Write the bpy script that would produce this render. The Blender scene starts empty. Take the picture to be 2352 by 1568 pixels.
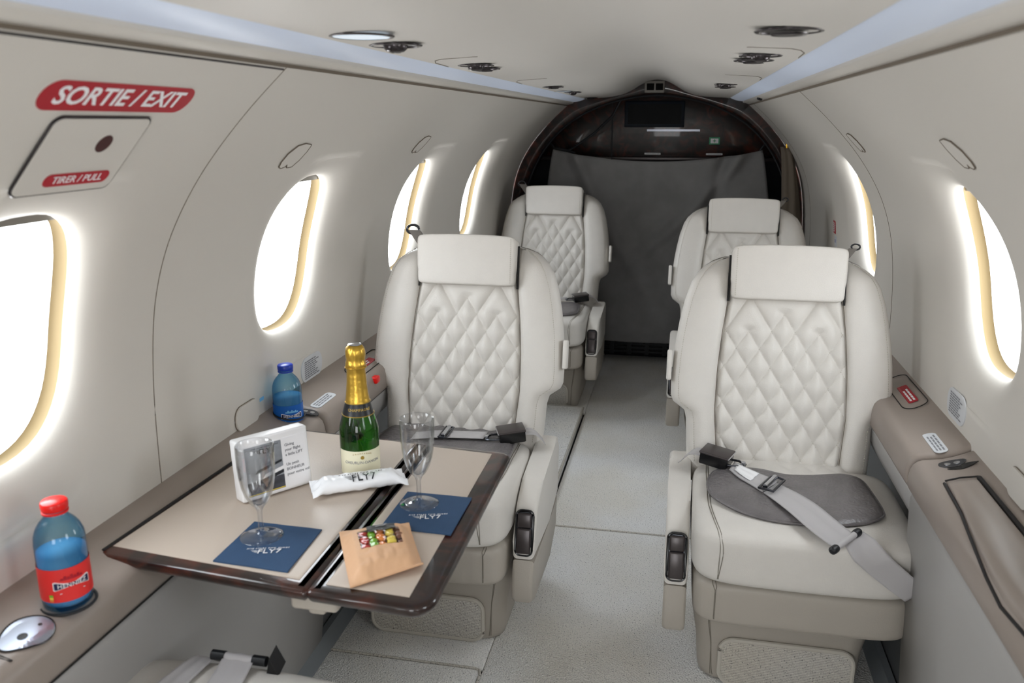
import bpy, bmesh, math, random
from mathutils import Vector, Matrix, noise
from bisect import bisect_right
random.seed(7)
sc = bpy.context.scene
COL = sc.collection
PI = math.pi

# ------------------------------------------------------------------ camera
cd = bpy.data.cameras.new('camera'); cam = bpy.data.objects.new('camera', cd); COL.objects.link(cam)
cd.sensor_width = 36; cd.sensor_fit = 'HORIZONTAL'; cd.lens = 36 * 1900 / 2352
R_ = Vector((0.97971735, 0.20038444, 0)); U_ = Vector((-0.05128249, 0.25072978, 0.96669782)); F_ = Vector((-0.1937112, 0.94709063, -0.25592053))
m = Matrix.Identity(4)
for i in range(3):
    m[i][0] = R_[i]; m[i][1] = U_[i]; m[i][2] = -F_[i]
m[0][3], m[1][3], m[2][3] = .149, 0, 1.24
cam.matrix_world = m
cd.clip_start = .02
cd.dof.use_dof = True; cd.dof.focus_distance = 2.15; cd.dof.aperture_fstop = 5.6
sc.camera = cam

# ------------------------------------------------------------------ world, light, exposure
w = bpy.data.worlds.new('overcast_sky'); sc.world = w; w.use_nodes = True
nt = w.node_tree; bg = nt.nodes['Background']
tcw = nt.nodes.new('ShaderNodeTexCoord'); sepw = nt.nodes.new('ShaderNodeSeparateXYZ'); rw = nt.nodes.new('ShaderNodeValToRGB')
nt.links.new(tcw.outputs['Generated'], sepw.inputs[0]); nt.links.new(sepw.outputs['Z'], rw.inputs[0])
rw.color_ramp.elements[0].position = .0; rw.color_ramp.elements[0].color = (.80, .80, .80, 1)
rw.color_ramp.elements[1].position = .25; rw.color_ramp.elements[1].color = (.93, .97, 1, 1)
nt.links.new(rw.outputs[0], bg.inputs[0]); bg.inputs[1].default_value = 9.0
sc.view_settings.view_transform = 'Standard'; sc.view_settings.look = 'None'
sc.view_settings.exposure = 0.27; sc.view_settings.gamma = 1; sc.view_settings.use_curve_mapping = False
try:
    sc.cycles.max_bounces = 14; sc.cycles.diffuse_bounces = 7; sc.cycles.transmission_bounces = 12
    sc.cycles.glossy_bounces = 5; sc.cycles.transparent_max_bounces = 16; sc.cycles.use_denoising = True
    sc.cycles.sample_clamp_indirect = 8; sc.cycles.caustics_refractive = True; sc.cycles.caustics_reflective = False
except Exception:
    pass

# ------------------------------------------------------------------ materials
def srgb(r, g, b):
    f = lambda c: ((c / 255 + .055) / 1.055) ** 2.4 if c > 10 else c / 255 / 12.92
    return (f(r), f(g), f(b), 1)
def mat(name, col, rough=.5, metal=0, bump=0, bdist=.001, bscale=300, var=0, vscale=8, spec=.5, coat=0, trans=0, ior=1.45, emis=0, emcol=None, sheen=0):
    m = bpy.data.materials.new(name); m.use_nodes = True
    t = m.node_tree; b = t.nodes['Principled BSDF']
    b.inputs['Base Color'].default_value = col; b.inputs['Roughness'].default_value = rough; b.inputs['Metallic'].default_value = metal
    b.inputs['Specular IOR Level'].default_value = spec; b.inputs['Coat Weight'].default_value = coat; b.inputs['Coat Roughness'].default_value = .04
    b.inputs['Transmission Weight'].default_value = trans; b.inputs['IOR'].default_value = ior
    if sheen: b.inputs['Sheen Weight'].default_value = sheen
    if emis:
        b.inputs['Emission Color'].default_value = emcol or col; b.inputs['Emission Strength'].default_value = emis
    tc = t.nodes.new('ShaderNodeTexCoord')
    if bump:
        n = t.nodes.new('ShaderNodeTexNoise'); n.inputs['Scale'].default_value = bscale; n.inputs['Detail'].default_value = 3
        bm = t.nodes.new('ShaderNodeBump'); bm.inputs['Strength'].default_value = bump; bm.inputs['Distance'].default_value = bdist
        t.links.new(tc.outputs['Object'], n.inputs['Vector']); t.links.new(n.outputs['Fac'], bm.inputs['Height']); t.links.new(bm.outputs[0], b.inputs['Normal'])
    if var:
        n = t.nodes.new('ShaderNodeTexNoise'); n.inputs['Scale'].default_value = vscale; n.inputs['Detail'].default_value = 4
        r = t.nodes.new('ShaderNodeValToRGB')
        r.color_ramp.elements[0].position = .3; r.color_ramp.elements[1].position = .7
        r.color_ramp.elements[0].color = tuple(c * (1 - var) for c in col[:3]) + (1,)
        r.color_ramp.elements[1].color = tuple(min(1, c * (1 + var)) for c in col[:3]) + (1,)
        t.links.new(tc.outputs['Object'], n.inputs['Vector']); t.links.new(n.outputs['Fac'], r.inputs[0]); t.links.new(r.outputs[0], b.inputs['Base Color'])
    return m
M = {}
M['wall'] = mat('cream_wall_panel', srgb(206, 202, 195), .42, bump=.08, bscale=500)
M['ceil'] = mat('pale_ceiling_panel', srgb(212, 209, 204), .5, bump=.05, bscale=500)
M['leather'] = mat('ivory_leather', srgb(213, 209, 203), .40, bump=.35, bdist=.0015, bscale=420, var=.015, vscale=30)
M['leatherd'] = mat('greige_leather', srgb(172, 165, 155), .42, bump=.3, bscale=420)
M['stitch'] = mat('stitching_thread', srgb(196, 191, 181), .8)
M['seam'] = mat('leather_seam', srgb(128, 122, 112), .8)
M['gap'] = mat('dark_gap', srgb(30, 28, 28), .7)
M['ledge'] = mat('taupe_vinyl', srgb(146, 135, 127), .36, bump=.12, bscale=500)
M['side'] = mat('grey_side_panel', srgb(164, 162, 160), .45, bump=.05, bscale=500)
M['sidedark'] = mat('slate_side_recess', srgb(110, 112, 114), .5)
M['sill'] = mat('grey_metal_sill', srgb(125, 130, 134), .45)
M['mattblack'] = mat('matt_black', srgb(16, 15, 15), .8, spec=.1)
M['black'] = mat('black_plastic', srgb(14, 14, 16), .25)
M['blackrub'] = mat('black_rubber', srgb(20, 22, 26), .45)
M['gunmetal'] = mat('gunmetal_plastic', srgb(66, 60, 60), .28, metal=.35)
M['darkchrome'] = mat('dark_chrome', srgb(90, 92, 98), .18, metal=.9)
M['chrome'] = mat('chrome', srgb(205, 208, 214), .16, metal=1)
M['brushed'] = mat('brushed_aluminium', srgb(175, 182, 195), .32, metal=.85)
M['brass'] = mat('brass', srgb(190, 150, 60), .25, metal=1)
M['belt'] = mat('silver_grey_webbing', srgb(178, 175, 176), .55, bump=.4, bscale=900, sheen=.2)
M['beltd'] = mat('grey_webbing', srgb(120, 115, 110), .55, bump=.4, bscale=900)
M['pouch'] = mat('charcoal_leather', srgb(108, 104, 105), .32, bump=.8, bdist=.003, bscale=110, var=.14, vscale=25)
M['cloth'] = mat('dark_grey_cloth', srgb(134, 133, 133), .95, bump=.5, bscale=900, var=.08, vscale=12)
M['drape'] = mat('taupe_drape', srgb(112, 102, 90), .8, bump=.2, bscale=500)
M['tabletop'] = mat('tan_leather_table', srgb(190, 177, 164), .38, bump=.2, bscale=420)
M['white'] = mat('white_plastic', srgb(238, 238, 240), .35)
M['paper'] = mat('white_paper', srgb(240, 240, 243), .5)
M['foil'] = mat('white_sachet_film', srgb(244, 246, 250), .25, bump=.1, bscale=60)
M['kraft'] = mat('kraft_paper', srgb(215, 172, 135), .6, bump=.3, bscale=90)
M['navy'] = mat('navy_napkin', srgb(44, 72, 104), .85, bump=.5, bscale=500, var=.06, vscale=40)
M['ink'] = mat('black_ink', srgb(30, 32, 38), .5)
M['inkg'] = mat('grey_ink', srgb(125, 126, 132), .6)
M['inkw'] = mat('white_ink', srgb(235, 235, 238), .5)
M['inkgold'] = mat('gold_ink', srgb(180, 150, 70), .35, metal=.5)
M['red'] = mat('red_label', srgb(170, 18, 38), .45)
M['redhole'] = mat('dark_red_hole', srgb(60, 8, 12), .4)
M['redp'] = mat('red_plastic', srgb(225, 22, 18), .3)
M['bluep'] = mat('blue_plastic', srgb(10, 50, 160), .3)
M['redlab'] = mat('red_bottle_label', srgb(222, 48, 46), .4)
M['bluelab'] = mat('blue_bottle_label', srgb(12, 92, 178), .4)
M['navyplate'] = mat('navy_name_plate', srgb(20, 25, 70), .4)
M['skyblue'] = mat('pale_blue_ink', srgb(120, 185, 230), .4)
M['placard'] = mat('pale_placard', srgb(205, 208, 212), .4)
M['greenl'] = mat('green_sign', srgb(0, 140, 90), .4)
M['gold'] = mat('gold_foil', srgb(208, 168, 70), .3, metal=.85, bump=.6, bscale=110)
M['creamlab'] = mat('cream_label', srgb(240, 236, 208), .45)
M['blacklab'] = mat('black_neck_label', srgb(24, 26, 32), .35)
M['seal'] = mat('beige_window_seal', srgb(136, 118, 84), .7)
M['reveal'] = mat('white_window_reveal', srgb(235, 233, 228), .35)
M['lamp'] = mat('lamp_lens', srgb(196, 208, 230), .35, emis=.10, emcol=(.80, .88, 1, 1))
M['screen'] = mat('dark_screen', srgb(4, 5, 8), .5, spec=.15)
M['screenf'] = mat('dark_blue_bezel', srgb(16, 24, 34), .5, spec=.2)
M['navyvoid'] = mat('dark_navy_lining', srgb(8, 12, 22), .7)
M['speaker'] = mat('grey_speaker_frame', srgb(120, 115, 108), .4)
M['rim'] = mat('dark_bronze_ring', srgb(70, 66, 68), .22, metal=.8)
M['bulb'] = mat('reading_lamp_lens', srgb(215, 228, 240), .6, spec=.2, emis=.35, emcol=(.8, .9, 1, 1))
for nm, c in dict(candy_red=(190, 40, 35), candy_green=(120, 180, 50), candy_orange=(225, 130, 60), candy_yellow=(230, 205, 80), candy_brown=(110, 60, 35)).items():
    M[nm] = mat(nm, srgb(*c), .3)
def glassmat(name, col, ior=1.45, rough=0.0):
    m = bpy.data.materials.new(name); m.use_nodes = True; t = m.node_tree
    b = t.nodes['Principled BSDF']; b.inputs['Base Color'].default_value = col; b.inputs['Transmission Weight'].default_value = 1
    b.inputs['IOR'].default_value = ior; b.inputs['Roughness'].default_value = rough
    return m
M['glass'] = None
M['water'] = None
M['green'] = glassmat('green_bottle_glass', srgb(28, 92, 10), 1.45, .0)
def pane_mat(name, tint=(1, 1, 1, 1), k=.4, base=.05, power=5, edge=None, rough=.03):
    m = bpy.data.materials.new(name); m.use_nodes = True; t = m.node_tree
    for n in list(t.nodes): t.nodes.remove(n)
    o = t.nodes.new('ShaderNodeOutputMaterial'); mx = t.nodes.new('ShaderNodeMixShader'); tr = t.nodes.new('ShaderNodeBsdfTransparent')
    g = t.nodes.new('ShaderNodeBsdfGlossy'); lw = t.nodes.new('ShaderNodeLayerWeight'); pw = t.nodes.new('ShaderNodeMath'); pw.operation = 'POWER'; pw.inputs[1].default_value = power; fr = t.nodes.new('ShaderNodeMath'); fr.operation = 'MULTIPLY_ADD'; fr.inputs[1].default_value = k; fr.inputs[2].default_value = base; t.links.new(lw.outputs['Facing'], pw.inputs[0]); t.links.new(pw.outputs[0], fr.inputs[0])
    g.inputs['Roughness'].default_value = rough; tr.inputs[0].default_value = tint
    if edge:
        cr = t.nodes.new('ShaderNodeMixRGB'); cr.inputs[1].default_value = tint; cr.inputs[2].default_value = edge; l2 = t.nodes.new('ShaderNodeLayerWeight'); l2.inputs[0].default_value = .5
        t.links.new(l2.outputs['Facing'], cr.inputs[0]); t.links.new(cr.outputs[0], tr.inputs[0])
    t.links.new(fr.outputs[0], mx.inputs[0]); t.links.new(tr.outputs[0], mx.inputs[1]); t.links.new(g.outputs[0], mx.inputs[2]); t.links.new(mx.outputs[0], o.inputs[0])
    return m
M['pane'] = pane_mat('window_pane', (.97, .985, 1, 1))
M['glass'] = pane_mat('clear_glass', (.985, .985, .985, 1), k=.95, base=.06, power=2.2, edge=(.80, .82, .84, 1), rough=.01)
M['water'] = pane_mat('blue_tinted_bottle', (.60, .83, .93, 1), k=.7, base=.04, power=3.5, edge=(.10, .42, .68, 1), rough=.02)
def fill_mat():
    m = bpy.data.materials.new('pale_blue_water'); m.use_nodes = True; t = m.node_tree
    for n in list(t.nodes): t.nodes.remove(n)
    o = t.nodes.new('ShaderNodeOutputMaterial'); mx = t.nodes.new('ShaderNodeMixShader'); tr = t.nodes.new('ShaderNodeBsdfTransparent'); d = t.nodes.new('ShaderNodeBsdfDiffuse')
    d.inputs[0].default_value = srgb(150, 196, 228); tr.inputs[0].default_value = (.75, .9, 1, 1); mx.inputs[0].default_value = .5
    t.links.new(tr.outputs[0], mx.inputs[1]); t.links.new(d.outputs[0], mx.inputs[2]); t.links.new(mx.outputs[0], o.inputs[0]); return m
M['waterfill'] = fill_mat()
M['film'] = pane_mat('clear_bag_film', (.97, .97, .97, 1))
def wood_mat(coat=.7, nm='burl_wood_lacquer'):
    m = mat(nm, srgb(45, 24, 16), .3, coat=coat, spec=.3)
    t = m.node_tree; b = t.nodes['Principled BSDF']
    tc = t.nodes.new('ShaderNodeTexCoord'); n = t.nodes.new('ShaderNodeTexNoise'); n.inputs['Scale'].default_value = 14; n.inputs['Detail'].default_value = 9; n.inputs['Distortion'].default_value = 1.6
    r = t.nodes.new('ShaderNodeValToRGB'); e = r.color_ramp.elements
    e[0].position = .32; e[0].color = srgb(14, 8, 7); e[1].position = .78; e[1].color = srgb(84, 38, 24)
    x = e.new(.5); x.color = srgb(34, 18, 14)
    t.links.new(tc.outputs['Object'], n.inputs['Vector']); t.links.new(n.outputs['Fac'], r.inputs[0]); t.links.new(r.outputs[0], b.inputs['Base Color'])
    return m
M['wood'] = wood_mat()
M['wood2'] = wood_mat(.25, 'dull_burl_wood')
def carpet_mat(name, base, speck, rows=260, ribs=False):
    m = mat(name, base, .95); t = m.node_tree; b = t.nodes['Principled BSDF']; b.inputs['Specular IOR Level'].default_value = .1
    tc = t.nodes.new('ShaderNodeTexCoord')
    n1 = t.nodes.new('ShaderNodeTexNoise'); n1.inputs['Scale'].default_value = 300; n1.inputs['Detail'].default_value = 2
    r1 = t.nodes.new('ShaderNodeValToRGB'); e = r1.color_ramp.elements
    e[0].position = .31; e[0].color = speck; e[1].position = .37; e[1].color = base
    x = e.new(.75); x.color = tuple(min(1, c * 1.18) for c in base[:3]) + (1,)
    if ribs:
        wv = t.nodes.new('ShaderNodeTexWave'); wv.bands_direction = 'Z'; wv.inputs['Scale'].default_value = 75; wv.inputs['Distortion'].default_value = 1.2; wv.inputs['Detail'].default_value = 2; wv.inputs['Detail Scale'].default_value = 6
        t.links.new(tc.outputs['Object'], wv.inputs['Vector']); rr = t.nodes.new('ShaderNodeValToRGB'); rr.color_ramp.elements[0].color = (.62, .62, .62, 1); rr.color_ramp.elements[1].position = .6
        t.links.new(wv.outputs['Fac'], rr.inputs[0]); m2 = t.nodes.new('ShaderNodeMixRGB'); m2.blend_type = 'MULTIPLY'; m2.inputs[0].default_value = 1
    n2 = t.nodes.new('ShaderNodeTexNoise'); n2.inputs['Scale'].default_value = 3.2; n2.inputs['Detail'].default_value = 2
    r2 = t.nodes.new('ShaderNodeValToRGB'); r2.color_ramp.elements[0].position = .35; r2.color_ramp.elements[1].position = .7
    r2.color_ramp.elements[0].color = (.93, .90, .84, 1); r2.color_ramp.elements[1].color = (1, 1, 1, 1)
    mx = t.nodes.new('ShaderNodeMixRGB'); mx.blend_type = 'MULTIPLY'; mx.inputs[0].default_value = 1
    v = t.nodes.new('ShaderNodeTexVoronoi'); v.inputs['Scale'].default_value = rows
    bp = t.nodes.new('ShaderNodeBump'); bp.inputs['Strength'].default_value = .9; bp.inputs['Distance'].default_value = .002
    for a in (n1, n2, v): t.links.new(tc.outputs['Object'], a.inputs['Vector'])
    t.links.new(n1.outputs['Fac'], r1.inputs[0]); t.links.new(n2.outputs['Fac'], r2.inputs[0])
    t.links.new(r1.outputs[0], mx.inputs[1]); t.links.new(r2.outputs[0], mx.inputs[2]); t.links.new(mx.outputs[0], b.inputs['Base Color'])
    if ribs: t.links.new(mx.outputs[0], m2.inputs[1]); t.links.new(rr.outputs[0], m2.inputs[2]); t.links.new(m2.outputs[0], b.inputs['Base Color'])
    t.links.new(v.outputs['Distance'], bp.inputs['Height']); t.links.new(bp.outputs[0], b.inputs['Normal'])
    return m
M['carpet'] = carpet_mat('speckled_grey_carpet', srgb(236, 237, 238), srgb(120, 122, 130))
M['carpetpad'] = carpet_mat('ribbed_grey_carpet', srgb(206, 203, 197), srgb(100, 100, 104), 200, True)
M['photo'] = mat('monochrome_photo_print', srgb(150, 155, 162), .35, var=.35, vscale=22)
M['photodark'] = mat('dark_photo_print', srgb(70, 72, 80), .35, var=.5, vscale=60)

# ------------------------------------------------------------------ helpers
def link(o): COL.objects.link(o); return o
def tag(o, label=None, cat=None, group=None, kind=None):
    if label: o['label'] = label
    if cat: o['category'] = cat
    if group: o['group'] = group
    if kind: o['kind'] = kind
    return o
def empty(name, loc=(0, 0, 0), rz=0, **k):
    o = link(bpy.data.objects.new(name, None)); o.location = loc; o.rotation_euler[2] = rz; o.empty_display_size = .05
    return tag(o, **k)
def mesh(name, V, F, m, parent=None, smooth=True, mi=None, **k):
    me = bpy.data.meshes.new(name); me.from_pydata([tuple(v) for v in V], [], F)
    ms = m if isinstance(m, (list, tuple)) else [m]
    for x in ms: me.materials.append(M[x])
    if mi: me.polygons.foreach_set('material_index', mi)
    bm = bmesh.new(); bm.from_mesh(me); bmesh.ops.recalc_face_normals(bm, faces=bm.faces); bm.to_mesh(me); bm.free()
    if smooth:
        me.polygons.foreach_set('use_smooth', [True] * len(me.polygons))
    o = link(bpy.data.objects.new(name, me)); o.parent = parent
    return tag(o, **k)
def autosmooth(o, ang=35):
    bm = bmesh.new(); bm.from_mesh(o.data)
    for e in bm.edges:
        if len(e.link_faces) == 2 and e.calc_face_angle(0) > math.radians(ang): e.smooth = False
    bm.to_mesh(o.data); bm.free(); return o
class MB:
    def __init__(s): s.V = []; s.F = []
    def add(s, V, F):
        n = len(s.V); s.V += [tuple(v) for v in V]; s.F += [tuple(i + n for i in f) for f in F]; return s
    def box(s, x0, y0, z0, x1, y1, z1, r=0, T=None):
        bm = bmesh.new(); bmesh.ops.create_cube(bm, size=1)
        for v in bm.verts: v.co = Vector(((x0 + x1) / 2 + v.co.x * (x1 - x0), (y0 + y1) / 2 + v.co.y * (y1 - y0), (z0 + z1) / 2 + v.co.z * (z1 - z0)))
        if r: bmesh.ops.bevel(bm, geom=bm.edges[:], offset=r, segments=3, profile=.5, affect='EDGES')
        bm.verts.index_update(); V = [T(v.co) if T else v.co.copy() for v in bm.verts]; F = [[v.index for v in f.verts] for f in bm.faces]; bm.free()
        return s.add(V, F)
    def tube(s, pts, r, n=8, closed=False, cap=True):
        pts = [Vector(p) for p in pts]; N = len(pts); V = []; F = []; up = Vector((0, 0, 1))
        rs = r if isinstance(r, (list, tuple)) else [r] * N
        for i, p in enumerate(pts):
            a = pts[(i + 1) % N] if (closed or i < N - 1) else p; b = pts[i - 1] if (closed or i > 0) else p
            t = (a - b).normalized(); u = t.cross(up)
            if u.length < .05: u = t.cross(Vector((1, 0, 0)))
            u.normalize(); v = t.cross(u)
            for k in range(n):
                c = 2 * PI * k / n; V.append(p + u * math.cos(c) * rs[i] + v * math.sin(c) * rs[i])
        for i in range(N if closed else N - 1):
            j = (i + 1) % N
            for k in range(n): F.append((i * n + k, i * n + (k + 1) % n, j * n + (k + 1) % n, j * n + k))
        if not closed and cap: F.append(tuple(range(n))[::-1]); F.append(tuple((N - 1) * n + k for k in range(n)))
        return s.add(V, F)
    def prism(s, poly, f0, f1):   # poly list of 2d; f0,f1 map (a,b)->3d for both caps
        n = len(poly); V = [f0(*p) for p in poly] + [f1(*p) for p in poly]
        F = [tuple(range(n)), tuple(range(2 * n - 1, n - 1, -1))] + [(i, (i + 1) % n, n + (i + 1) % n, n + i) for i in range(n)]
        return s.add(V, F)
    def build(s, name, m, parent=None, smooth=True, ang=35, **k):
        o = mesh(name, s.V, s.F, m, parent, smooth, **k)
        if smooth: autosmooth(o, ang)
        return o
def grid(nu, nv, f, closed_u=False):
    V = [f(i / (nu if closed_u else nu - 1), j / (nv - 1)) for j in range(nv) for i in range(nu)]
    F = []
    for j in range(nv - 1):
        for i in range(nu if closed_u else nu - 1):
            i2 = (i + 1) % nu
            F.append((j * nu + i, j * nu + i2, (j + 1) * nu + i2, (j + 1) * nu + i))
    return V, F
def lathe(prof, n=40, c=(0, 0, 0), cap0=False, cap1=False):
    V = []; F = []
    for r, z in prof:
        for k in range(n): a = 2 * PI * k / n; V.append((c[0] + r * math.cos(a), c[1] + r * math.sin(a), c[2] + z))
    for j in range(len(prof) - 1):
        for k in range(n): F.append((j * n + k, j * n + (k + 1) % n, (j + 1) * n + (k + 1) % n, (j + 1) * n + k))
    if cap0: F.append(tuple(range(n))[::-1])
    if cap1: F.append(tuple((len(prof) - 1) * n + k for k in range(n)))
    return V, F
def pillow(hx, hy, hz, e=.35, n=14, T=None, bulge=0):
    """soft box: superellipsoid-like, grid cube mapped"""
    bm = bmesh.new(); bmesh.ops.create_cube(bm, size=2); bmesh.ops.subdivide_edges(bm, edges=bm.edges[:], cuts=n, use_grid_fill=True)
    p = 2 / e; V = []
    for v in bm.verts:
        c = v.co; q = Vector([math.copysign(math.sin(abs(a) * PI / 2) if abs(a) < 1 else 1, a) for a in c])
        L = (abs(q.x) ** p + abs(q.y) ** p + abs(q.z) ** p) ** (1 / p)
        q = q / L
        co = Vector((q.x * hx, q.y * hy, q.z * hz))
        V.append(T(co) if T else co)
    bm.verts.index_update(); F = [[v.index for v in f.verts] for f in bm.faces]; bm.free()
    return V, F
def lerp(a, b, t): return a + (b - a) * t
def interp(xs, ys, x):
    if x <= xs[0]: return ys[0]
    if x >= xs[-1]: return ys[-1]
    i = bisect_right(xs, x) - 1; t = (x - xs[i]) / (xs[i + 1] - xs[i]); return lerp(ys[i], ys[i + 1], t)
def smooth01(t): t = max(0, min(1, t)); return t * t * (3 - 2 * t)
def copy_tree(o, parent=None):
    c = o.copy(); COL.objects.link(c); c.parent = parent
    for ch in [x for x in o.children]: copy_tree(ch, c)
    return c
def text_mesh(body, size, italic=0, spacing=1.0, align='CENTER', ext=.0002, bold=0):
    cu = bpy.data.curves.new('t', 'FONT'); cu.body = body; cu.size = size; cu.align_x = align; cu.align_y = 'CENTER'
    cu.extrude = ext; cu.space_character = spacing; cu.shear = italic; cu.resolution_u = 3; cu.offset = bold
    ob = bpy.data.objects.new('t', cu); COL.objects.link(ob)
    dg = bpy.context.evaluated_depsgraph_get(); me = bpy.data.meshes.new_from_object(ob.evaluated_get(dg))
    V = [v.co.copy() for v in me.vertices]; F = [tuple(p.vertices) for p in me.polygons]
    bpy.data.objects.remove(ob); bpy.data.curves.remove(cu); bpy.data.meshes.remove(me)
    return V, F
def put_text(name, body, size, T, m, parent, italic=0, spacing=1, align='CENTER', sx=1, bold=0, **k):
    V, F = text_mesh(body, size, italic, spacing, align, .0002, bold)
    return mesh(name, [T(v.x * sx, v.y, v.z) for v in V], F, m, parent, False, **k)
def rounded(hw, hh, r, n=6, slant=0):
    P = []
    for cx, cy, a0 in ((hw - r, hh - r, 0), (-hw + r, hh - r, PI / 2), (-hw + r, -hh + r, PI), (hw - r, -hh + r, 1.5 * PI)):
        for k in range(n + 1):
            a = a0 + PI / 2 * k / n; x = cx + r * math.cos(a); y = cy + r * math.sin(a); P.append((x + slant * y, y))
    return P
def decal(name, poly, T, m, parent=None, t=.0006, sub=1, **k):
    """thin rounded plate; poly convex 2d, T(u,v,d). fan with rings so that it follows curved surfaces"""
    n = len(poly); V = []; F = []; rings = [0.02, .25, .5, .75, 1.0]
    for q in rings:
        for p in poly: V.append(T(p[0] * q, p[1] * q, t))
    for j in range(len(rings) - 1):
        for i in range(n): F.append((j * n + i, j * n + (i + 1) % n, (j + 1) * n + (i + 1) % n, (j + 1) * n + i))
    F.append(tuple(range(n)))
    b = len(V)
    for p in poly: V.append(T(p[0], p[1], -.0004))
    L = (len(rings) - 1) * n
    for i in range(n): F.append((L + i, L + (i + 1) % n, b + (i + 1) % n, b + i))
    return mesh(name, V, F, m, parent, False, **k)

# ------------------------------------------------------------------ cabin wall surface
PZ = [.56, .60, .64, .745, .82, .894, .95, 1.006, 1.06, 1.12, 1.17, 1.22, 1.265, 1.318]
PX = [.722, .7225, .7225, .72, .7155, .707, .697, .680, .657, .621, .584, .539, .494, .434]
# arc length table
_s = [0.0]
for i in range(1, len(PZ)): _s.append(_s[-1] + math.hypot(PZ[i] - PZ[i - 1], PX[i] - PX[i - 1]))
# smooth resample (gaussian) of the polyline
NS = 140; STOT = _s[-1]
_xx = [interp(_s, PX, STOT * i / NS) for i in range(NS + 1)]; _zz = [interp(_s, PZ, STOT * i / NS) for i in range(NS + 1)]
for _ in range(30):
    _xx = [_xx[0]] + [(_xx[i - 1] + 2 * _xx[i] + _xx[i + 1]) / 4 for i in range(1, NS)] + [_xx[-1]]
    _zz = [_zz[0]] + [(_zz[i - 1] + 2 * _zz[i] + _zz[i + 1]) / 4 for i in range(1, NS)] + [_zz[-1]]
def prof(s):
    t = max(0, min(STOT, s)) / STOT * NS; i = min(NS - 1, int(t)); f = t - i
    return lerp(_xx[i], _xx[i + 1], f), lerp(_zz[i], _zz[i + 1], f)
def wallp(side, y, s, d=0):
    """d > 0 goes outward (away from the cabin)"""
    x, z = prof(s); a = prof(s - .01); b = prof(s + .01)
    tx, tz = b[0] - a[0], b[1] - a[1]; L = math.hypot(tx, tz); nx, nz = tz / L, -tx / L
    return (side * (x + nx * d), y, z + nz * d)
def s_of_z(z): return interp(_zz, [STOT * i / NS for i in range(NS + 1)], z)
YA, YB = -1.3, 4.2
WIN_L = [-.80, .04, .885, 1.722, 2.542, 3.375]
WIN_R = [-.60, .52, 1.66, 2.77]
SC = (s_of_z(.762) + s_of_z(1.120)) / 2; AS = (s_of_z(1.120) - s_of_z(.762)) / 2; AY = .156
def rho(dy, ds, p=2.6): return ((abs(dy) / AY) ** p + (abs(ds) / AS) ** p) ** (1 / p)
def make_wall(name, side, wins, seams):
    RY = .25; NSD = 56
    ys = [YA]; marks = {}
    segs = []
    y = YA
    for c in wins: segs.append((y, c - RY, 0)); segs.append((c - RY, c + RY, c)); y = c + RY
    segs.append((y, YB, 0))
    V = []; F = []; idx = {}
    def vid(y, s, d=0):
        k = (round(y, 5), round(s, 5), round(d, 5))
        if k not in idx: idx[k] = len(V); V.append(wallp(side, y, s, d))
        return idx[k]
    ss = [STOT * i / NSD for i in range(NSD + 1)]
    j0 = int(round((SC - .255) / STOT * NSD)); j1 = int(round((SC + .255) / STOT * NSD)); j0 = max(1, j0); j1 = min(NSD - 1, j1)
    def seamd(y, s):
        for sy, s0, s1 in seams:
            if abs(y - sy) < .0004 and s0 <= s <= s1: return 0
        return 0
    def strip(y0, y1, sj0, sj1, n):
        yy = [lerp(y0, y1, i / n) for i in range(n + 1)]
        for sy, _, _ in seams:
            if y0 < sy < y1: yy += [sy - .0022, sy, sy + .0022]
        yy.sort()
        for i in range(len(yy) - 1):
            for j in range(sj0, sj1):
                F.append((vid(yy[i], ss[j], seamd(yy[i], ss[j])), vid(yy[i + 1], ss[j], seamd(yy[i + 1], ss[j])), vid(yy[i + 1], ss[j + 1], seamd(yy[i + 1], ss[j + 1])), vid(yy[i], ss[j + 1], seamd(yy[i], ss[j + 1]))))
    for a, b, c in segs:
        n = max(2, int((b - a) / .03)) if not c else 14
        if not c: strip(a, b, 0, NSD, n); continue
        strip(a, b, 0, j0, n); strip(a, b, j1, NSD, n)
        yy = [lerp(a, b, i / n) for i in range(n + 1)]
        per = [(y_, ss[j0]) for y_ in yy] + [(b, ss[j]) for j in range(j0 + 1, j1)] + [(y_, ss[j1]) for y_ in yy[::-1]] + [(a, ss[j]) for j in range(j1 - 1, j0, -1)]
        N = len(per)
        LV = [1.52, 1.43, 1.35, 1.28, 1.21, 1.15, 1.10, 1.05, 1.01, .975, .95, .932, .925]
        DP = [0, .0004, .0014, .0030, .0052, .0080, .0112, .0150, .0190, .0240, .0300, .0370, .042]
        rings = [[vid(p[0], p[1]) for p in per]]
        for f_ in (.25, .5, .75):
            ring = []
            for p in per:
                dy, ds = p[0] - c, p[1] - SC; q = lerp(1, min(1, LV[0] / rho(dy, ds)), f_); ring.append(vid(c + dy * q, SC + ds * q, 0))
            rings.append(ring)
        for lv, dp in zip(LV, DP):
            ring = []
            for p in per:
                dy, ds = p[0] - c, p[1] - SC; q = min(1, lv / rho(dy, ds))
                ring.append(vid(c + dy * q, SC + ds * q, dp))
            rings.append(ring)
        for r in range(len(rings) - 1):
            for i in range(N):
                q = (rings[r][i], rings[r][(i + 1) % N], rings[r + 1][(i + 1) % N], rings[r + 1][i])
                if len(set(q)) > 2: F.append(tuple(dict.fromkeys(q)))
    o = mesh(name, V, F, 'wall', kind='structure')
    return o
wallL = make_wall('wall_left', -1, WIN_L, [(1.19, 0, STOT), (2.12, 0, 0)])
wallR = make_wall('wall_right', 1, WIN_R, [(2.36, 0, STOT), (3.93, 0, STOT)])
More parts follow.
